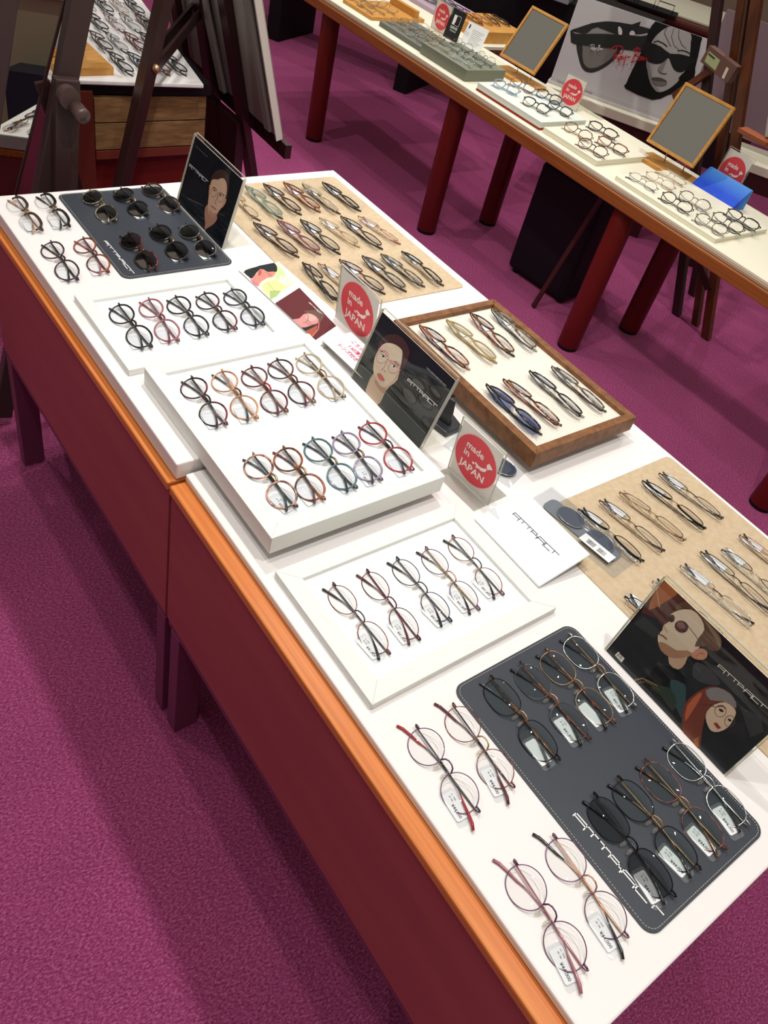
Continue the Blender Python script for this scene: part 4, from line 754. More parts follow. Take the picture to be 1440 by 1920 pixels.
# ------------------------------------------------------------ acrylic poster holders
ART = {"woman":[["p","#3c3f43",[[4.1,45.4],[-0.3,80.0],[7.7,81.3],[37.8,75.8],[105.2,92.5],[132.5,99.8],[160.9,112.0],[174.9,110.5],[217.9,131.6],[220.5,107.4],[213.7,30.9],[90.5,33.3]]],["p","#55595d",[[2.8,2.0],[3.7,37.2],[42.5,39.6],[95.3,34.8],[162.9,34.1],[216.3,32.8],[218.2,2.2]]],["l","#7b7d80",[[5.6,37.5],[39.5,39.5],[89.6,34.7],[157.4,34.1],[214.0,34.1]],2.2],["p","#2a2b2e",[[40.5,55.6],[36.9,51.3],[31.0,47.9],[23.5,45.9],[15.7,45.6],[8.8,47.1],[3.7,50.1],[1.4,54.1],[2.2,58.6],[5.9,62.8],[11.9,66.3],[19.4,68.2],[27.1,68.5],[34.0,67.0],[38.9,64.1],[41.2,60.1]]],["p","#4b4d51",[[23.8,64.8],[22.2,62.7],[18.8,60.8],[14.3,59.3],[9.2,58.5],[4.3,58.5],[0.5,59.3],[-1.8,60.8],[-2.2,62.8],[-0.5,64.9],[2.9,66.9],[7.4,68.3],[12.5,69.1],[17.3,69.1],[21.2,68.3],[23.4,66.8]]],["p","#222326",[[165.4,62.6],[161.7,58.6],[155.3,55.5],[147.0,53.9],[138.2,54.0],[130.1,55.8],[124.0,59.1],[121.0,63.5],[121.4,68.0],[125.2,72.0],[131.7,75.1],[140.0,76.7],[148.8,76.5],[156.7,74.6],[162.7,71.3],[165.7,67.2]]],["p","#55575b",[[161.3,63.8],[158.4,60.7],[153.2,58.5],[146.4,57.4],[139.1,57.6],[132.3,59.0],[127.2,61.6],[124.5,64.8],[124.6,68.2],[127.6,71.2],[132.9,73.4],[139.7,74.5],[147.0,74.2],[153.7,72.8],[158.7,70.3],[161.4,67.1]]],["p","#2b2c30",[[172.9,94.4],[170.2,91.0],[164.8,88.2],[157.4,86.3],[149.2,85.7],[141.4,86.4],[135.2,88.4],[131.7,91.3],[131.3,94.7],[134.1,98.2],[139.7,101.0],[147.1,102.9],[155.3,103.4],[163.0,102.7],[169.0,100.7],[172.5,97.8]]],["p","#606266",[[165.6,94.4],[163.6,92.2],[159.5,90.3],[153.8,89.0],[147.5,88.6],[141.4,89.1],[136.6,90.4],[133.8,92.5],[133.4,94.7],[135.4,97.1],[139.7,99.0],[145.3,100.2],[151.7,100.6],[157.6,100.1],[162.4,98.8],[165.1,96.8]]],["p","#26272a",[[204.4,76.8],[201.2,72.9],[195.2,69.7],[187.2,67.7],[178.5,67.3],[170.3,68.5],[164.0,71.2],[160.6,75.0],[160.5,79.3],[163.8,83.3],[169.9,86.4],[178.0,88.3],[186.6,88.6],[194.7,87.3],[200.8,84.6],[204.2,81.0]]],["p","#4a4c50",[[199.0,78.3],[196.7,75.6],[192.0,73.6],[185.8,72.3],[179.0,72.1],[172.5,73.1],[167.4,74.9],[164.5,77.4],[164.2,80.3],[166.6,82.9],[171.3,85.0],[177.5,86.2],[184.4,86.4],[190.8,85.4],[195.8,83.6],[198.7,81.1]]],["p","#1f2023",[[210.9,103.5],[208.3,100.7],[203.1,98.7],[196.1,97.6],[188.3,97.7],[181.0,99.1],[175.3,101.3],[172.1,104.2],[171.9,107.3],[174.6,110.1],[179.9,112.1],[187.0,113.1],[194.7,112.9],[201.9,111.7],[207.5,109.4],[210.6,106.5]]],["p","#505257",[[205.6,105.8],[203.8,104.2],[200.2,103.1],[195.2,102.6],[189.6,102.7],[184.3,103.6],[180.1,105.0],[177.6,106.8],[177.2,108.7],[179.0,110.2],[182.8,111.3],[187.8,111.9],[193.4,111.7],[198.6,110.8],[202.8,109.4],[205.2,107.6]]],["p","#202124",[[132.4,54.0],[130.2,51.9],[125.8,50.3],[119.6,49.3],[112.8,49.2],[106.3,49.9],[101.1,51.4],[98.1,53.4],[97.6,55.6],[99.9,57.7],[104.4,59.3],[110.6,60.3],[117.4,60.4],[123.8,59.6],[128.9,58.2],[131.9,56.1]]],["p","#18191b",[[218.1,48.9],[215.5,46.0],[211.2,43.9],[205.9,42.8],[200.2,43.1],[195.2,44.7],[191.6,47.3],[189.9,50.5],[190.4,53.8],[193.1,56.8],[197.4,58.9],[202.7,59.9],[208.3,59.5],[213.3,58.0],[216.9,55.4],[218.5,52.2]]],["p","#3c3e42",[[215.9,49.5],[214.2,47.8],[211.2,46.5],[207.3,46.0],[203.2,46.3],[199.4,47.5],[196.5,49.1],[195.1,51.2],[195.2,53.2],[197.0,55.0],[200.0,56.2],[203.9,56.7],[208.1,56.3],[211.8,55.3],[214.6,53.6],[216.1,51.6]]],["l","#17181b",[[98.2,46.8],[140.0,43.1],[168.0,49.8]],3],["l","#8a8c90",[[121.6,69.1],[135.4,57.5],[158.1,56.2]],0.6],["p","#4b2733",[[28.1,89.8],[25.3,108.1],[37.9,124.8],[59.5,137.7],[82.7,137.8],[100.0,128.6],[104.4,112.8],[104.2,93.7],[96.7,80.9],[68.1,105.7],[41.5,103.4]]],["p","#e3c7b5",[[44.6,45.0],[42.8,17.7],[50.3,-0.5],[85.3,1.2],[90.4,21.1],[89.6,36.6],[92.7,54.7],[68.1,57.3]]],["p","#cfa795",[[56.1,39.0],[71.9,35.2],[86.8,40.6],[87.6,29.2],[70.4,29.0],[55.9,32.9]]],["p","#f0d9ca",[[30.8,88.7],[35.8,103.5],[47.4,113.3],[63.8,119.8],[82.4,120.7],[89.7,110.5],[95.0,97.0],[96.8,86.7],[96.6,73.1],[92.2,55.3],[85.4,42.7],[74.4,37.9],[58.1,40.5],[44.6,45.0],[35.4,56.7],[30.8,71.2]]],["p","#e6c0ae",[[95.6,66.6],[97.6,79.6],[95.9,91.8],[103.1,71.8],[94.5,52.0],[85.1,41.1]]],["l","#5a3a35",[[37.7,88.4],[46.0,93.0],[57.4,90.9]],1.6],["l","#5a3a35",[[68.7,88.8],[79.2,94.0],[91.8,93.8]],1.6],["p","#fbf3ee",[[54.2,84.4],[53.3,83.3],[51.5,82.5],[49.1,81.8],[46.6,81.6],[44.1,81.8],[42.3,82.5],[41.2,83.4],[41.1,84.4],[42.1,85.5],[43.8,86.4],[46.2,87.0],[48.8,87.2],[51.2,87.0],[53.0,86.4],[54.1,85.4]]],["p","#43302c",[[51.1,84.8],[50.5,83.9],[49.6,83.1],[48.5,82.6],[47.3,82.3],[46.3,82.6],[45.6,83.1],[45.2,83.9],[45.4,84.8],[46.0,85.8],[46.9,86.5],[48.0,87.0],[49.2,87.2],[50.2,87.0],[50.9,86.5],[51.2,85.8]]],["p","#fbf3ee",[[88.1,86.0],[87.3,84.8],[85.6,83.9],[83.3,83.2],[80.8,82.9],[78.4,83.0],[76.4,83.5],[75.3,84.3],[75.2,85.3],[76.0,86.5],[77.7,87.4],[80.0,88.1],[82.5,88.4],[84.9,88.3],[86.8,87.8],[88.0,87.0]]],["p","#43302c",[[84.9,86.1],[84.4,85.1],[83.5,84.3],[82.4,83.8],[81.3,83.5],[80.2,83.7],[79.5,84.1],[79.1,84.9],[79.2,85.8],[79.7,86.7],[80.6,87.5],[81.7,88.0],[82.8,88.3],[83.8,88.1],[84.6,87.7],[84.9,86.9]]],["l","#3a2626",[[40.1,84.2],[47.0,87.4],[56.3,86.4]],1.0],["l","#3a2626",[[74.2,85.9],[81.0,89.5],[89.3,88.3]],1.0],["l","#d98c92",[[61.0,84.7],[58.6,79.5],[54.6,74.7],[49.4,71.2],[44.0,69.7],[39.0,70.1],[35.4,72.6],[33.6,76.8],[34.0,81.9],[36.4,87.3],[40.5,92.0],[45.6,95.4],[51.1,96.9],[55.9,96.4],[59.5,93.9],[61.3,89.8],[61.0,84.7]],1.0],["l","#d98c92",[[95.6,86.2],[93.5,81.0],[89.8,76.5],[85.1,73.2],[80.1,71.7],[75.6,72.1],[72.3,74.6],[70.6,78.6],[70.9,83.6],[73.1,88.7],[76.9,93.2],[81.6,96.5],[86.5,97.9],[90.9,97.4],[94.2,95.0],[95.9,91.0],[95.6,86.2]],1.0],["l","#e9a3a6",[[30.0,89.2],[40.7,92.4],[54.6,92.9]],2.0],["l","#e9a3a6",[[67.8,90.2],[82.9,92.7],[99.1,89.3]],2.0],["l","#d98c92",[[59.8,86.3],[65.4,87.6],[69.3,86.4]],1.0],["l","#d6a690",[[61.0,83.7],[62.2,73.8],[59.6,63.3]],1.2],["p","#8a564c",[[61.7,65.1],[61.8,64.8],[61.7,64.4],[61.3,63.9],[60.8,63.5],[60.3,63.2],[59.7,63.1],[59.3,63.1],[59.0,63.3],[58.9,63.6],[59.1,64.0],[59.4,64.4],[59.9,64.8],[60.5,65.1],[61.0,65.3],[61.4,65.3]]],["p","#8a564c",[[69.0,66.1],[69.1,65.8],[68.9,65.4],[68.6,65.0],[68.1,64.6],[67.6,64.3],[67.0,64.1],[66.6,64.1],[66.3,64.3],[66.2,64.6],[66.4,65.0],[66.7,65.5],[67.2,65.9],[67.7,66.2],[68.3,66.4],[68.7,66.4]]],["p","#dc6b66",[[53.6,49.7],[58.2,54.8],[64.1,55.5],[70.4,54.0],[77.3,51.4],[70.9,47.0],[63.0,45.8]]],["l","#9c3d3f",[[55.2,49.9],[63.3,51.6],[75.8,51.2]],0.8],["t","#ffffff",[[124.8,82.1],[209.8,85.4]],"LOGO"],["t","#b8bfca",[[150.9,130.2],[206.2,130.7]],"www.seneo-eyewear.com"]],"man":[["p","#171c28",[[3.7,39.8],[32.2,72.8],[92.6,82.6],[121.3,61.9],[118.5,28.7],[8.7,1.3]]],["l","#2b3240",[[5.7,24.6],[52.1,27.8],[106.5,32.3]],1.2],["l","#20283a",[[21.3,15.8],[56.6,20.2],[108.4,23.5]],1.0],["p","#46302f",[[107.9,94.6],[105.1,107.1],[111.5,125.4],[128.5,138.6],[148.7,145.8],[170.1,140.9],[178.0,128.1],[184.1,108.3],[182.5,98.3],[138.6,101.6]]],["p","#c89080",[[118.7,52.7],[120.3,31.2],[132.4,16.4],[140.4,-2.3],[148.4,11.8],[160.2,24.4],[170.3,39.2],[166.6,53.1]]],["p","#e2b8a6",[[109.8,103.2],[117.0,111.3],[132.0,117.5],[147.1,128.5],[162.6,128.3],[174.0,118.6],[178.9,104.2],[177.8,96.1],[179.3,86.1],[174.9,73.0],[169.7,61.0],[164.4,48.8],[154.5,39.0],[142.4,37.7],[129.6,45.5],[122.4,54.6],[117.3,69.5],[112.5,84.3]]],["p","#d99c88",[[106.7,94.0],[113.1,94.0],[118.9,76.5],[113.0,76.8]]],["p","#d99c88",[[176.4,90.8],[182.9,99.3],[185.2,90.5],[180.6,78.9],[176.1,73.6]]],["p","#cf9a88",[[134.5,48.0],[151.8,48.7],[164.9,58.5],[171.6,68.2],[166.1,51.3],[154.5,39.0],[142.4,37.7]]],["l","#5b3b33",[[122.0,95.1],[131.3,98.0],[140.3,96.2]],1.8],["l","#5b3b33",[[151.3,96.2],[161.7,99.7],[173.7,100.2]],1.8],["p","#40302c",[[135.4,92.7],[134.7,92.1],[133.5,91.6],[131.9,91.3],[130.3,91.2],[128.8,91.3],[127.8,91.6],[127.2,92.2],[127.4,92.7],[128.1,93.3],[129.3,93.8],[130.9,94.1],[132.5,94.2],[134.0,94.1],[135.0,93.8],[135.6,93.3]]],["p","#40302c",[[162.2,94.1],[161.5,93.6],[160.3,93.1],[158.7,92.8],[157.1,92.7],[155.7,92.8],[154.6,93.1],[154.1,93.6],[154.2,94.1],[154.9,94.7],[156.1,95.2],[157.7,95.6],[159.3,95.7],[160.7,95.6],[161.8,95.1],[162.3,94.7]]],["l","#8a5a50",[[142.3,92.2],[142.2,88.4],[140.5,84.5],[137.5,81.2],[133.6,78.9],[129.3,78.1],[125.4,78.8],[122.5,80.9],[120.9,84.1],[121.0,87.9],[122.7,91.8],[125.8,95.1],[129.7,97.3],[133.9,98.1],[137.8,97.4],[140.7,95.4],[142.3,92.2]],0.8],["l","#8a5a50",[[172.1,94.4],[172.1,90.7],[170.5,86.9],[167.5,83.6],[163.7,81.4],[159.5,80.5],[155.7,81.2],[152.8,83.3],[151.2,86.5],[151.3,90.2],[152.9,94.0],[155.9,97.3],[159.7,99.5],[163.9,100.3],[167.7,99.7],[170.6,97.6],[172.1,94.4]],0.8],["l","#c08672",[[146.6,96.2],[149.5,83.7],[146.1,71.1],[153.7,71.7]],1.4],["l","#a8584e",[[136.4,59.2],[148.0,60.3],[158.7,60.9]],1.8],["p","#0b1322",[[143.6,-2.2],[148.4,11.8],[165.1,26.8],[178.1,36.8],[218.5,32.5],[220.6,-1.6]]],["t","#e8ecf4",[[10.5,89.5],[99.7,92.3]],"LOGO"],["t","#5f6d6e",[[13.6,140.5],[71.3,141.9]],"www.seneo-eyewear.com"]],"couple":[["p","#5a2f2c",[[3.9,92.9],[1.9,158.6],[54.0,164.2],[62.0,132.6],[62.6,88.1],[28.8,79.4]]],["p","#b0653d",[[1.1,131.4],[1.9,158.6],[25.8,162.0],[21.0,135.3],[10.0,104.4]]],["l","#e2a878",[[-4.6,142.8],[19.3,120.7]],1.0],["p","#2b2d36",[[6.2,93.8],[48.9,98.7],[70.4,70.5],[110.3,98.1],[160.8,107.6],[221.3,106.6],[231.6,93.7],[230.1,2.2],[185.5,0.7],[65.7,-1.3],[4.8,-3.4]]],["p","#3e4046",[[5.8,70.3],[10.5,91.9],[41.4,93.5],[41.9,77.6]]],["p","#4b4a52",[[104.9,98.2],[125.3,106.3],[147.8,101.0],[135.8,86.0],[115.3,77.6]]],["p","#44424a",[[184.1,97.4],[210.2,108.4],[225.4,95.4],[219.9,74.2]]],["p","#33323a",[[180.6,65.6],[204.6,84.1],[216.4,65.8],[193.8,52.0]]],["p","#1a1b20",[[71.2,23.3],[69.4,49.0],[98.6,70.5],[115.0,60.1],[132.5,37.2],[146.0,5.0],[169.3,3.9],[105.2,1.8],[64.3,0.5]]],["p","#3f5a62",[[96.5,47.5],[114.3,59.2],[124.8,48.4],[135.2,33.7],[141.9,14.0],[111.6,31.4]]],["p","#38463b",[[82.4,12.4],[101.8,36.7],[122.7,28.1],[126.6,11.7],[99.8,16.5]]],["l","#9c8468",[[56.6,-5.5],[66.4,13.8],[88.6,23.7]],2.2],["l","#6c5c4c",[[62.6,-5.3],[72.3,14.0],[95.7,21.9]],1.6],["p","#d7b199",[[96.1,123.5],[86.2,115.3],[96.2,84.5],[94.3,68.8],[80.1,65.2],[69.5,82.9],[72.5,118.9]]],["p","#ecd6c4",[[37.6,124.7],[42.0,139.0],[54.1,153.6],[71.4,155.4],[83.3,146.9],[94.8,125.2],[94.1,105.0],[86.7,89.7],[76.4,77.6],[62.0,74.0],[52.0,75.8],[43.1,85.5],[43.0,96.9],[39.9,104.9],[42.8,117.8]]],["p","#b98a74",[[50.2,78.8],[58.9,85.5],[75.5,89.8],[85.7,101.7],[95.4,103.4],[89.4,89.7],[76.2,74.0],[59.7,71.3]]],["p","#6a4a3a",[[39.6,134.8],[35.8,141.6],[39.5,154.8],[54.0,164.2],[81.1,159.9],[98.5,157.7],[111.3,150.5],[116.6,137.8],[108.4,128.2],[100.3,128.4],[90.3,115.2],[86.1,131.2],[84.6,145.2],[72.7,153.8],[55.5,155.1],[43.8,145.6]]],["p","#8f7a68",[[72.8,157.0],[95.7,154.6],[108.9,150.9],[114.7,141.9],[98.2,148.1]]],["p","#d9947c",[[95.3,99.9],[93.7,112.7],[99.8,122.0],[107.5,122.5],[111.4,114.1],[105.7,104.1]]],["l","#9c5a4a",[[100.3,105.8],[102.0,115.9],[106.7,116.7]],1.0],["p","#4a2226",[[68.4,127.0],[68.6,123.4],[67.4,119.6],[65.0,116.4],[61.7,114.3],[58.1,113.6],[54.7,114.4],[52.0,116.5],[50.4,119.7],[50.3,123.5],[51.5,127.3],[53.9,130.3],[57.2,132.4],[60.8,133.1],[64.2,132.4],[66.8,130.2]]],["p","#8a5a58",[[63.7,126.6],[63.7,124.5],[62.9,122.5],[61.3,120.6],[59.2,119.3],[56.9,118.8],[54.8,119.1],[53.1,120.2],[52.2,121.9],[52.2,124.0],[53.0,126.1],[54.6,128.0],[56.7,129.2],[59.0,129.7],[61.1,129.4],[62.7,128.3]]],["p","#3a1a1c",[[45.8,124.7],[46.6,122.6],[46.7,120.3],[46.2,118.3],[45.1,116.8],[43.6,116.2],[41.8,116.4],[40.2,117.6],[38.9,119.3],[38.1,121.5],[38.0,123.8],[38.6,125.8],[39.7,127.3],[41.2,127.9],[42.9,127.6],[44.6,126.5]]],["l","#2a1a18",[[64.1,131.8],[81.2,128.8],[98.8,123.5]],0.8],["l","#a8564c",[[43.3,89.1],[49.9,91.6],[55.7,91.6]],2.2],["l","#b98a74",[[39.9,104.9],[48.3,101.3],[50.4,100.4]],1],["p","#7c4034",[[132.5,37.2],[132.8,62.0],[139.1,85.2],[149.1,96.0],[164.7,102.5],[178.3,96.6],[182.9,89.2],[166.1,84.2],[159.6,72.3],[159.7,55.2],[170.4,30.8],[186.8,2.6],[180.1,0.6],[158.4,-0.2],[142.0,17.7]]],["p","#8a8486",[[139.7,77.5],[147.8,94.4],[163.5,100.9],[177.0,98.3],[181.0,90.0],[165.5,85.1],[152.3,71.5]]],["p","#c4674a",[[135.9,38.2],[136.2,68.1],[140.9,65.4],[146.2,37.5],[148.8,16.0]]],["p","#e2c4ae",[[159.7,55.2],[160.3,71.5],[167.4,85.9],[179.0,89.2],[186.1,86.6],[190.2,75.0],[192.4,60.6],[188.8,45.1],[181.7,37.1],[173.7,38.8],[165.0,44.8]]],["l","#6a5a54",[[177.8,74.6],[178.5,70.9],[178.2,67.2],[176.8,64.2],[174.7,62.0],[172.0,61.1],[169.2,61.7],[166.8,63.8],[165.1,66.8],[164.4,70.4],[164.7,74.1],[166.1,77.3],[168.3,79.4],[170.9,80.2],[173.7,79.6],[176.1,77.6],[177.8,74.6]],0.8],["l","#6a5a54",[[193.9,73.2],[194.6,69.8],[194.4,66.3],[193.3,63.5],[191.4,61.5],[189.0,60.8],[186.6,61.4],[184.4,63.4],[182.8,66.2],[182.0,69.7],[182.2,73.1],[183.4,76.0],[185.3,78.0],[187.6,78.6],[190.1,78.0],[192.3,76.0],[193.9,73.2]],0.8],["l","#55403a",[[147.6,56.8],[157.0,65.5],[164.2,69.8]],1.0],["p","#3c2c2a",[[174.6,73.6],[174.6,72.7],[174.0,71.7],[173.1,70.9],[171.9,70.3],[170.6,70.0],[169.5,70.1],[168.6,70.6],[168.2,71.3],[168.3,72.2],[168.9,73.1],[169.8,73.9],[171.0,74.5],[172.3,74.8],[173.4,74.7],[174.2,74.2]]],["p","#3c2c2a",[[189.7,71.9],[189.7,71.2],[189.3,70.4],[188.6,69.7],[187.7,69.3],[186.7,69.1],[185.8,69.2],[185.2,69.6],[184.8,70.2],[184.9,71.0],[185.3,71.7],[186.0,72.4],[186.9,73.0],[187.8,73.1],[188.7,73.0],[189.4,72.6]]],["l","#4a3028",[[164.9,72.3],[168.8,79.2],[174.0,79.2]],1.2],["p","#9c3a38",[[175.9,48.8],[178.6,53.2],[187.3,52.0],[184.8,46.8]]],["p","#a86a48",[[173.3,5.8],[175.3,15.8],[185.5,0.7],[180.2,-1.2]]],["p","#e9e6e2",[[15.2,16.6],[28.8,16.0],[29.1,6.5],[14.6,7.0]]],["l","#3a2a2a",[[17.7,8.3],[18.9,16.0],[24.0,15.7],[24.1,8.1]],0.8],["l","#3a2a2a",[[18.3,11.7],[24.4,11.9]],0.8],["l","#8d8780",[[31.7,7.1],[52.8,7.7],[72.8,9.3]],0.5],["t","#f0ece6",[[129.5,116.2],[208.5,122.8]],"LOGO"]],"rb":[["p","#8f8c8a",[[95.2,251.9],[110.5,274.7],[148.0,296.1],[202.5,313.2],[237.8,317.0],[248.5,307.2],[254.2,293.2],[175.1,270.1]]],["p","#77756f",[[92.1,196.4],[169.1,212.6],[254.4,232.7],[254.1,205.8],[238.1,171.2],[207.4,140.1],[163.1,116.9],[133.5,125.9],[109.5,159.6]]],["p","#2a2c2a",[[13.8,238.6],[46.9,261.5],[91.2,290.1],[140.3,313.4],[181.0,326.5],[238.1,336.5],[324.9,347.5],[385.9,347.3],[338.8,318.0],[254.8,293.4],[246.1,309.1],[228.6,316.9],[188.7,309.3],[148.5,295.0],[111.0,273.6],[95.7,250.7],[55.9,240.3]]],["p","#32342f",[[62.7,194.4],[92.5,199.2],[109.5,159.6],[131.1,127.9],[159.7,117.3],[193.1,128.9],[225.6,156.6],[244.9,184.1],[254.1,205.8],[257.2,233.5],[277.5,236.9],[271.8,208.4],[262.1,181.2],[241.0,150.3],[210.3,119.0],[179.6,101.3],[148.0,99.8],[122.4,114.2],[97.5,142.4]]],["p","#26292a",[[94.0,293.5],[219.0,334.1],[279.5,341.3],[315.8,365.1],[314.1,327.6],[314.9,307.0],[240.0,288.0],[219.9,285.1]]],["p","#d9d8da",[[289.3,301.0],[286.9,313.7],[292.9,319.9],[303.5,320.1],[314.7,307.5]]],["p","#e2e2e3",[[225.3,316.6],[237.4,317.2],[249.8,305.9],[254.3,292.1],[239.8,288.5]]],["q","#282b29",[[13.6,239.1],[42.8,233.9],[174.3,271.9],[342.0,311.2],[392.5,333.7],[410.3,258.0],[312.6,242.0],[140.1,206.6],[54.2,191.8],[35.5,194.4]]],["p","#101113",[[380.5,386.7],[412.3,385.6],[473.1,388.6],[503.1,397.4],[550.6,384.9],[604.7,386.2],[612.3,364.9],[627.0,309.7],[638.7,252.6],[658.0,187.3],[569.6,121.7],[510.1,80.3],[368.2,87.2],[361.1,110.6],[363.4,168.2],[370.1,238.5],[372.4,293.8],[366.0,336.8]]],["p","#a7a5a3",[[442.8,379.9],[490.7,387.9],[553.4,382.8],[569.0,352.0],[588.2,304.1],[597.0,252.1],[594.8,214.5],[583.7,179.9],[558.8,143.7],[526.8,120.9],[495.0,126.9],[457.6,159.6],[424.3,199.4],[409.9,225.9],[397.4,271.1],[400.2,302.1],[409.1,334.6]]],["p","#8a8886",[[409.9,225.9],[429.1,219.4],[461.9,173.5],[513.8,132.7],[533.0,122.9],[495.0,126.9],[454.5,158.6]]],["l","#3a3a3c",[[439.7,379.0],[438.9,352.2],[462.6,332.5],[490.6,310.9]],3],["l","#4a4a4c",[[471.3,385.2],[475.7,348.2],[504.6,318.0],[529.3,310.4]],2.5],["l","#4a4a4c",[[494.9,386.2],[505.9,357.2],[536.6,330.6],[561.3,323.0]],2.5],["l","#2c2c2d",[[409.4,304.9],[425.4,315.5],[455.0,312.3],[475.4,306.4]],5],["l","#2c2c2d",[[528.9,304.3],[546.4,311.0],[566.5,312.6],[585.6,309.3]],5],["p","#1a1b1c",[[369.6,296.0],[401.4,299.4],[447.8,298.1],[500.5,283.8],[540.8,294.3],[598.2,298.0],[618.5,292.1],[619.2,277.1],[605.1,263.7],[594.6,236.0],[575.2,225.4],[549.1,228.3],[523.4,248.1],[506.5,264.4],[497.4,261.5],[488.5,243.5],[467.4,228.6],[437.8,223.6],[410.2,229.0],[372.5,263.6]]],["p","#7d7b79",[[474.1,214.6],[481.3,229.2],[498.6,258.9],[499.0,222.1],[497.1,196.8],[480.7,201.1]]],["p","#5b5957",[[478.1,206.5],[495.7,199.5],[524.9,205.3],[517.7,198.4],[494.0,195.8]]],["p","#4a4646",[[464.2,164.7],[479.4,174.2],[498.8,178.6],[520.1,178.9],[540.9,172.8],[526.7,165.2],[499.2,163.0],[475.9,159.0]]],["p","#6e6a69",[[473.5,156.6],[499.9,161.6],[542.2,170.0],[538.3,156.3],[517.9,146.7],[493.3,145.4]]],["p","#0b0b0d",[[626.7,248.9],[632.3,272.0],[653.1,210.8],[601.6,201.0],[583.5,201.6],[600.7,237.8]]]],"script":[[[230.6,222.9],[245.2,239.2],[272.8,247.4],[287.1,239.7],[286.7,223.6],[266.2,206.7]],[[256.1,235.8],[261.3,210.7],[260.2,188.7]],[[263.4,205.9],[293.0,182.5]],[[289.6,207.0],[282.4,202.2],[284.3,194.7],[290.6,198.0],[293.2,209.5],[296.1,199.6],[300.8,199.7]],[[296.8,211.9],[304.4,202.1],[309.4,211.7]],[[310.8,218.8],[313.5,199.5],[315.2,178.4]],[[318.2,213.0],[327.0,214.3]],[[322.4,218.0],[331.0,218.7]],[[349.4,259.7],[348.1,231.9],[347.3,199.2]],[[334.7,249.3],[347.5,263.7],[361.6,260.3],[361.3,241.9],[351.0,229.7],[364.8,230.8],[371.4,220.4],[359.5,207.5],[345.0,200.1]],[[378.9,235.0],[372.0,226.7],[374.0,218.7],[381.5,221.9],[382.6,234.6],[386.2,223.3],[389.7,223.5]],[[388.6,233.3],[393.0,223.9],[394.8,235.2],[400.0,226.6],[401.7,235.7],[408.7,228.7],[409.8,233.6]]],"so":[230.6,222.9],"photos":[["q","#dfe8cf",[[-8.5,8.9],[-47.7,100.3],[89.5,91.3],[129.5,-3.2]]],["q","#a9cbe4",[[-8.5,8.9],[-47.7,100.3],[-29.1,97.2],[-14.6,37.3],[-0.4,7.5]]],["p","#c9d9a0",[[3.2,78.3],[8.8,95.8],[47.1,91.0],[65.2,67.8],[48.9,57.8]]],["p","#dfe29a",[[68.6,16.1],[60.8,55.0],[92.1,59.7],[88.3,72.9],[109.7,26.7],[105.7,3.9]]],["p","#a9c07c",[[93.9,17.0],[102.7,41.9],[118.8,18.0],[124.2,-1.0]]],["p","#eef0cf",[[46.2,75.6],[75.9,86.9],[92.1,59.7],[70.6,58.7]]],["p","#262a2e",[[12.0,5.9],[4.6,22.2],[1.9,47.4],[-4.0,67.0],[-5.0,83.7],[1.2,92.9],[19.6,87.9],[34.2,76.3],[31.9,69.3],[28.7,55.7],[17.3,54.2],[15.9,43.3],[24.4,30.0],[40.4,7.9],[31.0,5.1]]],["l","#262a2e",[[14.9,1.6],[12.4,19.8],[11.2,36.0]],1.0],["p","#d88d80",[[40.4,7.9],[25.1,32.0],[14.0,44.5],[16.9,53.1],[29.0,56.8],[31.3,69.9],[38.1,71.0],[49.9,54.6],[49.1,43.3],[53.2,32.8],[57.6,20.8],[66.1,8.8],[52.6,6.2]]],["p","#c2605a",[[25.5,33.1],[15.9,43.3],[19.2,46.9],[33.1,36.6],[36.8,28.5]]],["l","#33383e",[[26.2,48.2],[32.2,53.4],[43.5,54.9]],0.7],["l","#4a4e54",[[44.5,56.1],[45.6,54.6],[46.1,52.9],[45.8,51.4],[44.7,50.4],[43.2,49.8],[41.3,49.9],[39.3,50.6],[37.7,51.8],[36.5,53.3],[36.1,54.9],[36.4,56.4],[37.4,57.5],[38.9,58.0],[40.8,58.0],[42.8,57.3],[44.5,56.1]],0.5],["p","#d9788c",[[39.1,3.7],[52.6,6.2],[66.1,8.8],[72.1,2.3],[58.7,-0.3]]],["l","#8d9a70",[[65.3,31.1],[101.6,27.2]],0.6],["q","#632a30",[[142.0,-4.1],[106.9,86.4],[257.0,73.4],[282.3,1.5]]],["p","#6b5048",[[187.2,39.4],[190.9,60.2],[194.7,75.8],[209.6,78.1],[226.5,60.1],[235.6,43.0],[211.9,52.6]]],["p","#d2918e",[[207.4,-10.5],[204.3,1.8],[205.8,15.9],[196.6,32.8],[197.2,45.2],[208.0,52.8],[223.5,51.9],[234.8,40.9],[236.2,24.5],[237.6,8.2],[233.0,-3.6],[230.0,-11.4],[220.2,-12.0]]],["p","#e0aaa4",[[201.1,34.6],[202.6,49.0],[218.8,50.2],[225.7,37.4],[218.8,29.5]]],["l","#2f2228",[[197.3,39.9],[206.5,38.4],[218.4,28.5],[229.8,27.9]],1.0],["l","#2f2228",[[218.4,28.5],[222.6,19.1],[233.2,21.6],[235.6,32.7]],0.9],["l","#3a2a2e",[[221.1,15.1],[224.8,15.0]],1],["p","#2b2a30",[[231.9,-11.4],[237.5,-1.8],[237.7,18.4],[237.8,33.6],[246.6,11.9],[250.9,-1.3],[252.3,-12.2]]],["p","#a85842",[[252.3,-12.2],[248.0,5.8],[243.0,27.2],[242.4,35.4],[257.9,21.4],[268.0,3.9],[265.6,-6.9]]],["l","#c77f74",[[233.0,46.3],[253.6,29.7],[269.5,2.8]],2.2]]}
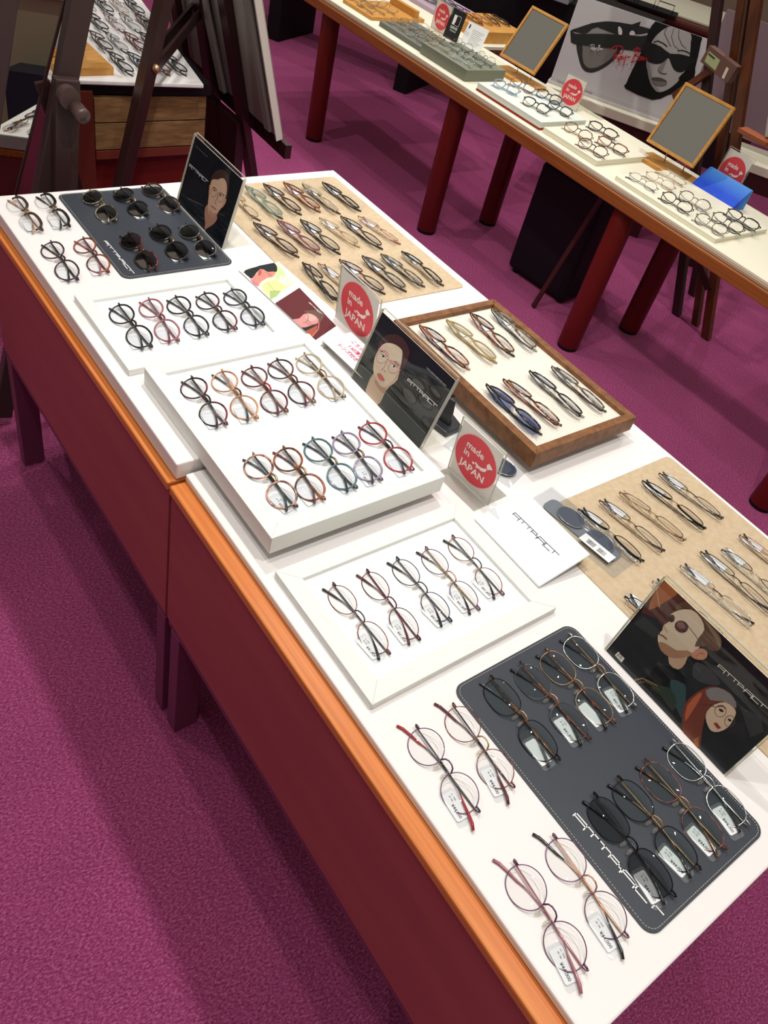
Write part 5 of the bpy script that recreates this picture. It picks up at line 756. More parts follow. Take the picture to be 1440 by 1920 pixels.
def holder(label, loc, W, H, lean, art, base, rz=-90, foot=.075):
    t = thing('poster_stand', label, 'poster', loc, rz); f = sheet(lean)
    def slab(name, u0, u1, v0, v1, o0, o1, m):
        vs = [f(u, v, o) for o in (o0, o1) for u, v in ((u0, v0), (u1, v0), (u1, v1), (u0, v1))]
        return MB().add(vs, [(3,2,1,0),(4,5,6,7),(0,1,5,4),(1,2,6,5),(2,3,7,6),(3,0,4,7)]).build(name, m, t)
    z = .002
    slab('back_pane', -.002, W + .002, z, H + .006, -.0042, -.0026, ACRYL)
    slab('poster_card', 0, W, z + .001, H, -.0012, 0, PAPERW)
    slab('front_pane', -.002, W + .002, z, H + .005, .0012, .0026, ACRYL)
    slab('top_edge', -.002, W + .002, H + .0062, H + .0078, -.0042, -.0022, ACRYLE)
    for u in (-.0036, W + .0022): slab('side_edge', u, u + .0014, z, H + .005, -.0042, .0026, ACRYLE)
    MB().box((0, .003, 0), (W, foot, .0018)).build('foot_plate', ACRYL, t)
    if art: 
        ops = [o for o in ART[art] if o[0] != 't']
        picture(t, W, H, base, ops, f)
        for o in ART[art]:
            if o[0] != 't': continue
            (u0, v0), (u1, v1) = [(a / 1000, b / 1000) for a, b in o[2]]
            c = mat('ink_' + o[1].strip('#'), o[1], .5)
            if o[3] == 'LOGO':
                logo(t, (u0, v0), (u1, v0 + (v1 - v0) * .5), (u1 - u0) * .085, (u1 - u0) * .0125, c, lambda x, y: f(x, y, .0045 - .0025))
            else:
                L = u1 - u0
                text(o[3], L / 10.5, c, t, sheet_matrix((u0 + u1) / 2, (v0 + v1) / 2, .002, lean), 'web_lettering')
    return t
holder('upright acrylic poster of a man in thin glasses on dark navy', (.382, .8267, TA), .2225, .158, 14.3, 'man', '#0d1220')
holder('upright acrylic poster of a woman in pink glasses beside a pile of dark frames', (.3945, .0971, TA), .2175, .149, 14.3, 'woman', '#0f1426')
holder('upright acrylic poster of a bearded man and a red-haired woman in glasses', (.407, -.5974, T), .2315, .158, 11.4, 'couple', '#15141c')

# round red signs
def japan_sign(label, loc, W, H, lean, rz, size=1.0, foot=.05, group=None):
    t = thing('round_sign_stand', label, 'sign', loc, rz, group); f = sheet(lean)
    vs = [f(u, v, o) for o in (-.0012, .0012) for u, v in ((0, .002), (W, .002), (W, H), (0, H))]
    MB().add(vs, [(3,2,1,0),(4,5,6,7),(0,1,5,4),(1,2,6,5),(2,3,7,6),(3,0,4,7)]).build('pane', ACRYL, t)
    e = MB()
    for (u0, v0, u1, v1) in ((0, H, W, H + .0012), (-.0012, 0, 0, H), (W, 0, W + .0012, H), (0, 0, W, .002)):
        vs = [f(u, v, o) for o in (-.0016, .0016) for u, v in ((u0, v0), (u1, v0), (u1, v1), (u0, v1))]
        e.add(vs, [(3,2,1,0),(4,5,6,7),(0,1,5,4),(1,2,6,5),(2,3,7,6),(3,0,4,7)])
    e.build('pane_edge', ACRYLE, t)
    MB().box((0, .002, 0), (W, foot, .0016)).build('foot_plate', ACRYL, t)
    MB().box((0, -foot * .7, 0), (W, -.003, .0016)).build('foot_plate', ACRYL, t)
    cu, cv = W / 2, H * .50; r = min(W * .47, H * .43)
    # paper insert
    pi = [(W*.03, H*.03), (W*.97, H*.03), (W*.97, H*.97), (W*.03, H*.97)]
    MB().add([f(u, v, .0014) for u, v in pi], [(0, 1, 2, 3)]).build('insert_card', mat('grey_insert', '#e4ded8', .8), t)
    ring = lambda rr, off: [f(cu + rr * math.cos(2*PI*i/48), cv + rr * 1.0 * math.sin(2*PI*i/48), off) for i in range(48)]
    MB().add(ring(r * 1.04, .0016), [tuple(range(48))]).build('disc_border', mat('pale_pink_ring', '#f2c9c6', .7), t)
    d = MB().add(ring(r, .0018), [tuple(range(48))]).build('red_disc', mat('coral_disc', '#e0414c', .55), t)
    wl = mat('disc_lettering', '#fbe9e6', .6)
    for s_, du, dv, sz in (('made', -.14, .42, .40), ('in', -.46, .06, .40), ('JAPAN', -.02, -.46, .43)):
        text(s_, r * sz, wl, t, sheet_matrix(cu + du * r, cv + dv * r, .0021, lean), 'lettering', .022)
    mp = MB()   # little island map
    for poly in ([(.50,.22),(.58,.36),(.70,.30),(.80,.22),(.66,.14),(.60,.06),(.54,.10)], [(.50,.06),(.58,.02),(.50,-.12),(.34,-.20),(.10,-.16),(-.02,-.10),(.02,-.04),(.24,-.08),(.42,-.02)], [(-.06,-.10),(-.0,-.16),(-.08,-.22),(-.14,-.14)], [(.06,-.18),(.20,-.18),(.16,-.24),(.08,-.23)]):
        mp.add([f(cu + x * r, cv + (y + .04) * r, .0021) for x, y in poly], [tuple(range(len(poly) - 1, -1, -1))])
    mp.build('island_map', wl, t)
    return t
japan_sign('acrylic stand with a round red sign, in front of the far beige mat', (.483, .289, TA), .135, .128, -5, -89)
japan_sign('acrylic stand with a round red sign, just above the white logo plate', (.436, -.166, T), .106, .124, -4, -87)

# white folded card with the logo (wedge)
t = thing('logo_plate', 'white acrylic logo plate lying between the nearest frame tray and the bagged clip-on', 'sign', (.392, -.290, T), -90)
PL_ = [(.0, .0, .006), (.166, .0, .006), (.166, .112, .030), (.0, .112, .030)]
MB().add([(a, b, c) for a, b, c in PL_] + [(a, b, c - .005) for a, b, c in PL_], [(0, 1, 2, 3), (7, 6, 5, 4), (0, 4, 5, 1), (1, 5, 6, 2), (2, 6, 7, 3), (3, 7, 4, 0)]).build('plate', mat('white_acrylic', '#eef2f6', .12, coat=.5), t, bevel=.002)
MB().box((.004, .104, 0), (.162, .108, .0245)).build('rear_support', ACRYLE, t)
MB().box((.004, .0, 0), (.162, .004, .001)).build('front_lip', ACRYLE, t)
sl = math.atan2(.024, .112)
lf = lambda x, y: (x, y * math.cos(sl), .0064 + y * math.sin(sl))
logo(t, (.030, .056), (.138, .059), .010, .0011, INKD, lf)

# two-picture photo card
t = thing('photo_card', 'white card with two portrait photos, one green and one maroon, on the far board', 'card', (.372, .510, TA + .002), -86)
f0 = lambda u, v, off=0.0: (u, v, .0016 + off)
MB().box((0, 0, 0), (.300, .106, .0014)).build('card', PAPERW, t)
MB().box((.03, .03, -.002), (.27, .08, -.0002)).build('back_stay', ACRYLE, t)
picture(t, .300, .106, '#f3f4f4', ART['photos'], f0)
logo(t, (.166, .0665), (.212, .0655), .004, .0010, INKW, lambda x, y: (x, y, .0045))

# pink hand-lettered note
t = thing('price_note', 'white note with pink Japanese lettering, left of the woman poster', 'card', (.392, .208, TA + .018), -87)
MB().box((0, 0, 0), (.150, .075, .0012)).build('card', PAPERW, t)
MB().box((.001, .002, -.0178), (.006, .070, -.0001)).build('support', ACRYLE, t)
MB().box((.144, .002, -.0178), (.149, .070, -.0001)).build('support', ACRYLE, t)
for s_, v, u in (('こちらのフレームは', .056, .083), ('1.60薄型非球面', .040, .079), ('レンズ付き', .024, .056)):
    text(s_, .0125, INKP, t, Matrix.Translation((u, v, .0016)), 'pink_lettering', .012)

# small black bust stand behind the woman poster
t = thing('display_plinth', 'small black plastic display stand behind the woman poster', 'stand', (.500, -.062, T), -80)
MB().prism([(-.032, -.022), (.032, -.022), (.036, .022), (0, .034), (-.036, .022)], 0, .012).build('base', mat('black_plastic', '#2a2b30', .3), t, bevel=.002)
MB().add([(-.02, -.004, .012), (.02, -.004, .012), (.012, .004, .062), (-.012, .004, .062), (-.02, .006, .012), (.02, .006, .012), (.012, .008, .062), (-.012, .008, .062)], [(0,1,2,3),(7,6,5,4),(0,4,5,1),(1,5,6,2),(2,6,7,3),(3,7,4,0)]).build('neck', MATS['black_plastic'], t, bevel=.002)

# bagged clip-on lenses
def bagged(label, loc, rz, L, Wd, barcode=True):
    t = thing('bagged_clip_on', label, 'clip-on', loc, rz)
    nx, ny = 12, 7; vs = []; rnd = random.Random(int(L * 1000))
    top = [[(-L/2 + L*i/(nx-1), -Wd/2 + Wd*j/(ny-1), .001 + .013 * math.sin(PI*i/(nx-1)) * math.sin(PI*j/(ny-1)) + rnd.uniform(-.0018, .0018) * (0 < i < nx-1 and 0 < j < ny-1)) for j in range(ny)] for i in range(nx)]
    vs = [p for r_ in top for p in r_] + [(p[0], p[1], .0004) for r_ in top for p in r_]
    fs = [(i*ny+j, (i+1)*ny+j, (i+1)*ny+j+1, i*ny+j+1) for i in range(nx-1) for j in range(ny-1)]
    fs += [tuple(k + nx*ny for k in reversed(q)) for q in fs]
    MB().add(vs, fs).build('film_bag', BAG, t, smooth=True)
    cm = mat('clip_card', '#6d747e', .6)
    MB().prism(rrect(L * .78, Wd * .46, .012, 4), .0012, .0024).build('backing_card', cm, t)
    for s in (-1, 1):
        o = outline(.027, .0205, 2.2, 0, 24)
        e = MB().add([(s * .033 + x + .004, .004 + y, .0050) for x, y in o] + [(s * .033 + x + .004, .004 + y, .0062) for x, y in o], [tuple(range(23, -1, -1)), tuple(range(24, 48))] + [(i, (i+1) % 24, (i+1) % 24 + 24, i + 24) for i in range(24)]).build('dark_lens', mat('clip_dark', '#3a4458', .12, coat=.6), t)
        MB().tube([(s * .033 + x + .004, .004 + y, .0060) for x, y in o], .0007, 5, True).build('rim', FC['silver'], e, smooth=True)
    MB().tube([(-.006, .006, .006), (.004, .010, .0066), (.014, .006, .006)], .0009, 5).build('bridge_bar', FC['silver'], t, smooth=True)
    if barcode:
        lb = MB().box((.012, -.030, .0088), (.078, -.008, .0094)).build('barcode_label', PAPERW, t)
        bc = MB(); x = .024; rnd = random.Random(3)
        while x < .064:
            w_ = rnd.choice((.0005, .0009, .0014)); 
            if not .041 < x < .047: bc.box((x, -.026, .0095), (x + w_, -.015, .00965))
            x += w_ + rnd.choice((.0006, .0010))
        o = bc.build('bars', INKG, lb); o['kind'] = 'stuff'
    return t
bagged('clear bag with a dark clip-on and barcode label, right of the white logo plate', (.560, -.395, T + .0025), -83, .205, .085)
bagged('clear bag with a clip-on crumpled behind the nearer round red sign', (.518, -.175, T), -72, .150, .066, False)

# ------------------------------------------------------------ long table on round legs to the right
F = .675
X0, X1, Y0, Y1 = 2.085, 2.590, -.62, 3.35
t = thing('long_table', 'long narrow white topped table with brown edge on round cherry red legs', 'table', (2.34, 1.3, 0))
def lb(name, a, b, m, bev=.002):
    return MB().box((a[0] - 2.34, a[1] - 1.3, a[2]), (b[0] - 2.34, b[1] - 1.3, b[2])).build(name, m, t, bevel=bev)
lb('white_top', (X0, Y0, F - .010), (X1, Y1, F), CREAM, .0015)
lb('beige_layer', (X0 - .004, Y0, F - .022), (X1, Y1, F - .0105), mat('beige_layer', '#b39a82', .5), .002)
lb('wood_frame', (X0 - .014, Y0, F - .066), (X1, Y1, F - .0225), BROWNW, .004)
for y in (3.79 - 1.0, 1.775, .785, -.225):
    if y > Y1: continue
    for x in (2.138, 2.545):
        if x > 2.5 and y > 2.5: continue
        l = MB().cyl((x - 2.34, y - 1.3), .045, .014, F - .0665, 32).build('leg', CHERRY, t, smooth=False, bevel=.001)
        for p in l.data.polygons: p.use_smooth = len(p.vertices) == 4
        MB().cyl((x - 2.34, y - 1.3), .043, 0, .0135, 24).build('foot_cap', BLACK, l)

lb('side_leaf', (X1 + .001, 2.18, F - .015), (X1 + .30, Y1, F), CREAM, .0015); lb('leaf_bracket', (X1 + .001, 2.22, F - .05), (X1 + .26, 2.26, F - .0155), BROWNW); lb('leaf_bracket', (X1 + .001, 3.2, F - .05), (X1 + .26, 3.24, F - .0155), BROWNW)
def slab_tray(label, x0, x1, y0, y1, z, h, top, side=None, name='display_tray', bev=.0015, front=None):
    xc, yc = (x0 + x1) / 2, (y0 + y1) / 2
    t = thing(name, label, 'tray', (xc, yc, z))
    MB().box((x0 - xc, y0 - yc, h * .25 if front else 0), (x1 - xc, y1 - yc, h)).build('slab', top, t, bevel=bev)
    if front: MB().box((x0 - xc - .001, y0 - yc - .001, 0), (x1 - xc, y1 - yc, h * .24)).build('base_layer', front, t)
    return t
t = slab_tray('pale pine tray at the far end of the long table, gold pairs on it', 2.139, 2.46, 2.478, 2.72, F, .015, PINE)
MB().box((.105, -.11, .0155), (.128, .10, .045)).build('rear_ledge', PINE, t, bevel=.001)
slab_tray('low grey tray next to the pine tray on the long table', 2.137, 2.36, 2.085, 2.412, F, .020, GREYB)
slab_tray('tall grey green block tray on the long table', 2.125, 2.352, 1.765, 2.080, F, .045, mat('grey_green', '#7c8070', .6), None, 'display_block')
slab_tray('white tray with a red lacquered edge on the long table', 2.118, 2.385, 1.290, 1.680, F, .030, mat('mint_white', '#e2e8e0', .5), front=REDB)
slab_tray('white tray in the middle of the long table below the large mirror', 2.120, 2.440, .978, 1.272, F, .020, CREAM)
slab_tray('white tray at the right of the long table in front of the blue stand', 2.112, 2.436, .404, .872, F, .015, CREAM)

def table_mirror(label, x, y, z, W, H, lean, rz, hgt=.04):
    t = thing('table_mirror', label, 'mirror', (x, y, z), rz)
    MB().prism(rrect(.26, .115, .01, 4, W / 2, .055), 0, .014).build('base', PINE, t, bevel=.002)
    for u in (W * .3, W * .7): MB().tube([(u, .085, .014), (u, .080, .05), (u, .045 + math.sin(R(lean)) * .09, hgt + .065)], .0025, 6).build('support_rod', BRASS, t)
    f = sheet(lean); fr = .011
    M4 = Matrix.Translation((0, .02, hgt)) @ Matrix.Rotation(R(90 - lean), 4, 'X')
    def rb(n, a, b, m): return MB().box(a, b, M4).build(n, m, t, bevel=.001)
    rb('frame_rail', (0, 0, -.006), (W, fr, .006), PINE); rb('frame_rail', (0, H - fr, -.006), (W, H, .006), PINE)
    rb('frame_rail', (0, fr, -.006), (fr, H - fr, .006), PINE); rb('frame_rail', (W - fr, fr, -.006), (W, H - fr, .006), PINE)
    rb('glass', (fr, fr, -.003), (W - fr, H - fr, .002), MIRROR)
table_mirror('square pine framed mirror standing between the grey block and the red edged tray', 2.405, 1.895, F, .225, .228, 30, -90, .060)
table_mirror('square pine framed mirror in front of the large sunglasses poster', 2.400, 1.010, F, .235, .232, 23, -90, .065)
japan_sign('small round red sign behind the grey tray with its black card', (2.462, 2.425, F), .125, .125, 2, -92)
japan_sign('small round red sign leaning by the red edged tray', (2.470, 1.540, F), .105, .120, 6, -80)
japan_sign('small round red sign half behind the blue wedge stand', (2.556, .755, F + .0), .118, .150, 5, -92, foot=.028)
t = thing('acrylic_shelf', 'low empty acrylic ledge behind the middle white tray', 'stand', (2.545, 1.50, F), -86)
MB().box((0, 0, 0), (.150, .002, .045)).build('front_lip', ACRYL, t); MB().box((0, .0021, 0), (.150, .040, .002)).build('floor_plate', ACRYL, t); MB().box((0, -.0004, .0451), (.150, .0024, .0466)).build('lip_edge', ACRYLE, t)

def card(label, name, loc, rz, W, H, lean, m):
    t = thing(name, label, 'card', loc, rz); f = sheet(lean)
    vs = [f(u, v, o) for o in (-.0015, 0) for u, v in ((0, 0), (W, 0), (W, H), (0, H))]
    MB().add(vs, [(3,2,1,0),(4,5,6,7),(0,1,5,4),(1,2,6,5),(2,3,7,6),(3,0,4,7)]).build('board', m, t)
    MB().bar((W / 2, .001 + math.sin(R(lean)) * H * .6, math.cos(R(lean)) * H * .6), (W / 2, .001 + math.sin(R(lean)) * H * .6 + .035, .001), .02, .001).build('rear_strut', m, t)
    return t, f
t, f = card('black card with a half white square logo behind the grey trays', 'brand_card', (2.44, 2.305, F), -84, .092, .125, 12, mat('black_card', '#17181c', .5))
def sq(name, u0, v0, u1, v1, m, off=.0006): MB().add([f(u0, v0, off), f(u1, v0, off), f(u1, v1, off), f(u0, v1, off)], [(0, 1, 2, 3)]).build(name, m, t)
sq('logo_block', .026, .062, .044, .102, INKW)
b = MB()
for p in ([(.046, .062), (.070, .062)], [(.070, .062), (.070, .102)], [(.070, .102), (.046, .102)]): stroke2d(b, p, .0014, lambda x, y: f(x, y, .0006))
b.build('logo_outline', INKW, t)
text('GERNIK', .016, INKW, t, sheet_matrix(.047, .050, .0006, 12), 'lettering', .01, .85); text('EYEWEAR', .009, INKW, t, sheet_matrix(.047, .037, .0006, 12), 'lettering')
t, f = card('white printed information sheet beside the black card', 'info_sheet', (2.455, 2.200, F), -82, .125, .105, 20, PAPERW)
sq('logo_block', .012, .078, .020, .094, INKG)
b = MB()
for i in range(9): stroke2d(b, [(.040, .080 - i * .0075), (.110 - (i % 3) * .008, .080 - i * .0075)], .0012, lambda x, y: f(x, y, .0006))
for i in range(3): stroke2d(b, [(.006, .060 - i * .006), (.030, .060 - i * .006)], .001, lambda x, y: f(x, y, .0006))
o = b.build('text_lines', mat('pale_ink', '#9a9a96', .7), t); o['kind'] = 'stuff'

# blue wedge stand
t = thing('blue_wedge_stand', 'translucent blue wedge display stand at the right of the long table', 'stand', (2.437, .762, F + .0), -90)
W_ = .198
prof = [(0, .0), (0, .012), (.072, .072), (.085, .072), (.085, .0)]
vs = [(0, a, b) for a, b in prof] + [(W_, a, b) for a, b in prof]
n = len(prof)
blue = mat('blue_acrylic', '#2a6fe0', .55, spec=.2, coat=.0, vary=(1, '#2a6fe0', (1, 1, 1)))
nt = blue.node_tree; bs = nt.nodes['Principled BSDF']
for l in list(bs.inputs['Base Color'].links): nt.links.remove(l)
tc = nt.nodes.new('ShaderNodeTexCoord'); sp = nt.nodes.new('ShaderNodeSeparateXYZ'); rp = nt.nodes.new('ShaderNodeValToRGB')
mr = nt.nodes.new('ShaderNodeMapRange'); mr.inputs[1].default_value = 0; mr.inputs[2].default_value = .098
rp.color_ramp.elements[0].color = lin('#1c4fd8'); rp.color_ramp.elements[1].color = lin('#5aa6e6'); rp.color_ramp.elements[0].position = .25
nt.links.new(tc.outputs['Object'], sp.inputs[0]); nt.links.new(sp.outputs['Y'], mr.inputs[0]); nt.links.new(mr.outputs[0], rp.inputs[0]); nt.links.new(rp.outputs[0], bs.inputs['Base Color'])
MB().add(vs, [tuple(range(n)), tuple(range(2*n-1, n-1, -1))] + [(i, i + n, (i + 1) % n + n, (i + 1) % n) for i in range(n)]).build('wedge', blue, t, bevel=.002)

# pairs on the long table
G_ = 'eyeglasses on the long table'
far_pairs = [
 ('E1', 'clear blue eyeglasses on the left of the red edged tray', 2.194, 1.588, 17, .130, 'well', 'clearblue', 'clearblue', 'clear', .030),
 ('E2', 'brown tortoise eyeglasses behind the clear blue pair on the red edged tray', 2.300, 1.600, 16, .130, 'panto', 'tort', 'tort', 'clear', .030),
 ('E3', 'black and blue eyeglasses nearest the small round sign on the red edged tray', 2.350, 1.486, 15, .130, 'well', 'navy', 'clearblue', 'clear', .030),
 ('E4', 'thick black eyeglasses at the front right of the red edged tray', 2.198, 1.408, 11, .138, 'well', 'black', 'champagne', 'clear', .030),
 ('E5', 'dark green eyeglasses right of the thick black pair on the red edged tray', 2.300, 1.370, 6, .130, 'well', 'dkgreen', 'htort', 'clear', .030),
 ('E6', 'amber and grey eyeglasses at the left of the middle white tray', 2.220, 1.182, 4, .144, 'panto', 'htort', 'champagne', 'clear', .020),
 ('E7', 'chunky black eyeglasses at the back of the middle white tray', 2.372, 1.185, 10, .144, 'well', 'black', 'black', 'clear', .020),
 ('E8', 'dark tortoise eyeglasses at the right of the middle white tray', 2.285, 1.055, 12, .140, 'well', 'tort', 'htort', 'clear', .020),
 ('E9', 'purple brown eyeglasses at the near corner of the middle white tray', 2.160, 1.046, 8, .140, 'panto', 'dtort', 'tort', 'clear', .020),
 ('E10', 'thin navy oval eyeglasses at the left of the tray before the blue stand', 2.163, .787, 5, .132, 'oval', 'mnavy', 'mnavy', 'clear', .015),
 ('E11', 'black and gold oval eyeglasses behind the thin navy pair', 2.255, .780, 5, .138, 'oval', 'mtort', 'gold', 'clear', .015),
 ('E12', 'very thin gold eyeglasses left of the blue stand', 2.351, .800, 3, .132, 'oval', 'gold', 'gold', 'clear', .015),
 ('E13', 'black round eyeglasses in front of the blue stand', 2.157, .622, 4, .138, 'panto', 'black', 'black', 'clear', .015),
 ('E14', 'transparent grey eyeglasses touching the blue stand', 2.255, .616, 9, .132, 'panto', 'gtort', 'clear', 'clear', .015),
 ('E15', 'grey brown round eyeglasses at the right tray corner of the long table', 2.156, .466, 6, .132, 'panto', 'gtort', 'grey', 'clear', .015),
 ('E16', 'black round eyeglasses behind the grey brown pair', 2.245, .458, 5, .132, 'panto', 'black', 'black', 'clear', .015),
 ('E17', 'large black eyeglasses right of the blue stand', 2.345, .462, 2, .140, 'well', 'black', 'navy', 'clear', .015),
]
for i, (x, y, yw) in enumerate(((2.165, 1.998, 3), (2.228, 2.000, 0), (2.292, 2.002, 2), (2.165, 1.846, 2), (2.228, 1.846, 4), (2.292, 1.846, 0))):
    far_pairs.append(('K%d' % i, ['round bronze', 'grey metal', 'round black', 'silver metal', 'thin gunmetal', 'round dark'][i] + ' eyeglasses on the grey green block, ' + ('far end' if i < 3 else 'near end'),
        x, y, yw, .132, 'round', ('bronze', 'gun', 'black', 'silver', 'gun', 'black')[i], ('gold', 'gun', 'gun', 'silver', 'gun', 'black')[i], 'clear', .045))
for i, (x, y, yw) in enumerate(((2.185, 2.330, 0), (2.245, 2.330, 2), (2.310, 2.330, 0), (2.180, 2.180, 0), (2.240, 2.175, 5), (2.305, 2.170, 3))):
    far_pairs.append(('M%d' % i, ['gold metal', 'bronze metal', 'silver metal', 'thin grey metal', 'thin bronze metal', 'pale gold metal'][i] + ' eyeglasses on the low grey tray, ' + ('row nearer the pine tray' if i < 3 else 'row nearer the grey green block'),
        x, y, yw, .136, 'soft', ('gold', 'bronze', 'silver', 'gun', 'bronze', 'gold')[i], ('gold', 'bronze', 'silver', 'silver', 'gold', 'gold')[i], 'clear', .020))
for i, (x, y) in enumerate(((2.175, 2.565), (2.235, 2.560), (2.300, 2.575), (2.185, 2.665), (2.250, 2.665))):
    far_pairs.append(('O%d' % i, ['gold round', 'rose gold round', 'bronze round', 'pale gold round', 'dark gold round'][i] + ' eyeglasses on the pine tray' + ('', '', '', ' at the photo edge', ' at the photo edge, farther back')[i], x, y, (-2, 4, 8, 0, 3)[i], .136, 'round', ('gold', 'rosegold', 'bronze', 'gold', 'bronze')[i], ('gold', 'rosegold', 'gold', 'gold', 'bronze')[i], 'clear', .015))
for key, desc, x, y, yw, w_, st, rim, tm, ln, h in far_pairs:
    glasses(desc, 'eyeglasses', (x, y, F + h), yw, w_, st, rim, tm, tm, ln, '-' if key in ('E4', 'E8', 'E14') else None, 44, G_, 1)

# ------------------------------------------------------------ black box under the long table, plinth table behind
t = thing('storage_box', 'black storage box with rounded edges under the long table', 'box', (2.50, 1.21, 0))
bx_ = [(2.31, 1.375), (2.345, 1.035), (2.70, 1.075), (2.665, 1.415)]
MB().prism([(a - 2.5, b - 1.21) for a, b in bx_], .018, .51).build('body', BLACK, t, bevel=.022, seg=3)
for a, b in bx_: MB().cyl(((a - 2.5) * .8, (b - 1.21) * .8), .015, 0, .0175, 10).build('foot', BLACK, t)
t = thing('wooden_pole', 'thin reddish pole leaning on the black box beside a round table leg', 'pole', (2.205, 1.07, 0))
MB().bar((0, 0, .003), (.085, -.065, .56),   .020, .012, (0, 1, 0)).build('pole', mat('dark_red_pole', '#3a1210', .5), t, bevel=.002)
t = thing('black_table', 'black table on two slab legs behind the long table', 'table', (2.76, 4.23, 0), 26.3)
MB().box((-.02, -2.30, .50), (.476, .35, .78)).build('top_box', BLACK, t, bevel=.003)
for y in (0, -.983, -2.1): MB().box((0, y, 0), (.456, y + .095, .4995)).build('slab_leg', BLACK, t, bevel=.002)
rnd = random.Random(5)
t0 = slab_tray('lilac tray of piled frames behind the black card', 2.62, 2.90, 2.52, 2.97, F, .02, mat('lilac_tray', '#b9a3b4', .5))
t1 = slab_tray('raised pine block with a pile of tortoise frames left of the farther table mirror', 2.62, 2.90, 2.22, 2.50, F, .05, PINE)
for i in range(9):
    glasses(('dark plum', 'black', 'purple', 'grey', 'mauve', 'navy', 'smoky', 'wine', 'charcoal')[i] + ' eyeglasses in the pile on the lilac tray', 'eyeglasses', (2.68 + .062 * (i % 3), 2.595 + .148 * (i // 3), F + .0205), 180 + rnd.uniform(-8, 8), .136,
            'well', ('dtort', 'black', 'purple', 'dkgrey', 'mauve', 'navy', 'dkgrey', 'wine', 'black')[i], None, None, 'clear', None, 30, 'piled pairs behind the long table', 1)
for i in range(4):
    glasses(('tortoise', 'amber', 'honey tortoise', 'black')[i] + ' eyeglasses in the pile on the raised pine block', 'eyeglasses', (2.665 + .062 * i, 2.37, F + .0505), 180 + rnd.uniform(-8, 8), .136,
            'well', ('tort', 'amber', 'htort', 'black')[i], None, None, 'clear', None, 30, 'piled pairs behind the long table', 1)

# ------------------------------------------------------------ big poster on a white bench
zb = .56
pu = Vector((3.3682 - 2.9894, 1.4394 - 2.0511, 0)).normalized(); yaw = math.degrees(math.atan2(pu.y, pu.x))
t = thing('large_poster', 'large grey poster of black sunglasses and a woman wearing them, red script across it', 'poster', (2.9894, 2.0511, zb), yaw)
PW, PH = .665, .385
f = sheet(6)
MB().box((-.01, -.004, 0), (PW + .01, .06, .012)).build('foot', mat('grey_acrylic_base', '#cfc9cc', .3), t, bevel=.001)
vs = [f(u, v, o) for o in (-.006, 0) for u, v in ((0, .0125), (PW, .0125), (PW, PH), (0, PH))]
MB().add(vs, [(3,2,1,0),(4,5,6,7),(0,1,5,4),(1,2,6,5),(2,3,7,6),(3,0,4,7)]).build('board', PAPERW, t)
picture(t, PW, PH, '#c6c4c6', [['q', '#bfb8bd', [(0, 0), (665, 0), (665, 30), (0, 30)]]] + ART['rb'], f, step=.0002)
for s_, (u0, v0), L, m_ in (('THE ICON SERIES - THE WAYFARER', (.02, .020), .22, INKG),):
    text(s_, .0125, m_, t, sheet_matrix(u0 + L / 2, v0, .012, 6), 'lettering', .01, .95)
def script_word(pts_list, w0, m, name, off=.0115):
    b = MB()
    for pts in pts_list:
        for q in (smooth_poly([tuple(p) for p in pts], False),): stroke2d(b, [(x / 1000, y / 1000) for x, y in q], w0, lambda x, y: f(x, y, off))
    return b.build(name, m, t)
script_word(ART['script'], .0045, INKR, 'script_lettering')
script_word([[(130.0 + (x - ART['so'][0]) * .36, 208.0 + (y - ART['so'][1]) * .36) for x, y in p] for p in ART['script']], .0017, INKW, 'small_script_lettering')
bench = thing('white_bench', 'low white topped bench with dark red frame under the large poster', 'table', (3.20, 1.70, 0), yaw)
bm4 = lambda n, a, b, m, bv=.003: MB().box(a, b).build(n, m, bench, bevel=bv)
bm4('top', (-.42, -.05, .515), (.35, .42, .559), CREAM); bm4('apron', (-.40, -.04, .43), (.33, -.01, .5145), mat('dark_red_frame', '#3c1014', .5)); bm4('apron', (-.40, .38, .43), (.33, .41, .5145), MATS['dark_red_frame'])
for lx in (.05, .29):
    for ly in (-.035, .36): MB().box((lx - .025, ly + (.03 if ly < 0 else 0), 0), (lx + .025, ly + (.07 if ly < 0 else .018), .429 if True else 0)).build('leg', MATS['dark_red_frame'], bench, bevel=.002)

# cherry display case farther back
t = thing('display_case', 'cherry wood display case with white top behind the large poster', 'cabinet', (4.55, 2.55, 0), yaw)
cb = lambda n, a, b, m, bv=.004: MB().box(a, b).build(n, m, t, bevel=bv)
cb('body', (-.9, 0, 0), (.75, .7, .70), mat('case_dark', '#1b151c', .5)); cb('top_rail', (-.92, -.03, .7005), (.77, .72, .745), mat('cherry_rail', '#5e2114', .35), .015); cb('white_top', (-.9, .03, .7455), (.75, .69, .76), CREAM)
for lx in (-.9, -.32, .2, .71): cb('stile', (lx, -.012, .02), (lx + .05, -.0005, .699), MATS['cherry_rail'], .002)
t2 = thing('frame_rack', 'black wire rack with clear frames on the cherry display case', 'rack', (4.35, 2.72, .7605), yaw)
MB().box((-.15, -.08, 0), (.25, .08, .012)).build('tray', BLACK, t2)
for i in range(3): MB().tube([(-.12 + .12*i, -.06, .013), (-.12 + .12*i, -.06, .06), (-.02 + .12*i, -.06, .06), (-.02 + .12*i, -.06, .013)], .003, 5).build('wire_loop', BLACK, t2)
t = thing('glass_tray', 'grey glass tray with chrome rim on the black table at the top edge', 'tray', (3.42, 2.62, .7805), yaw)
MB().box((-.22, .0, 0), (.12, .24, .03)).build('glass_block', mat('grey_glass', '#8d939a', .15), t, bevel=.004)
MB().box((-.222, -.003, .0302), (.122, .243, .036)).build('rim', CHROME, t)

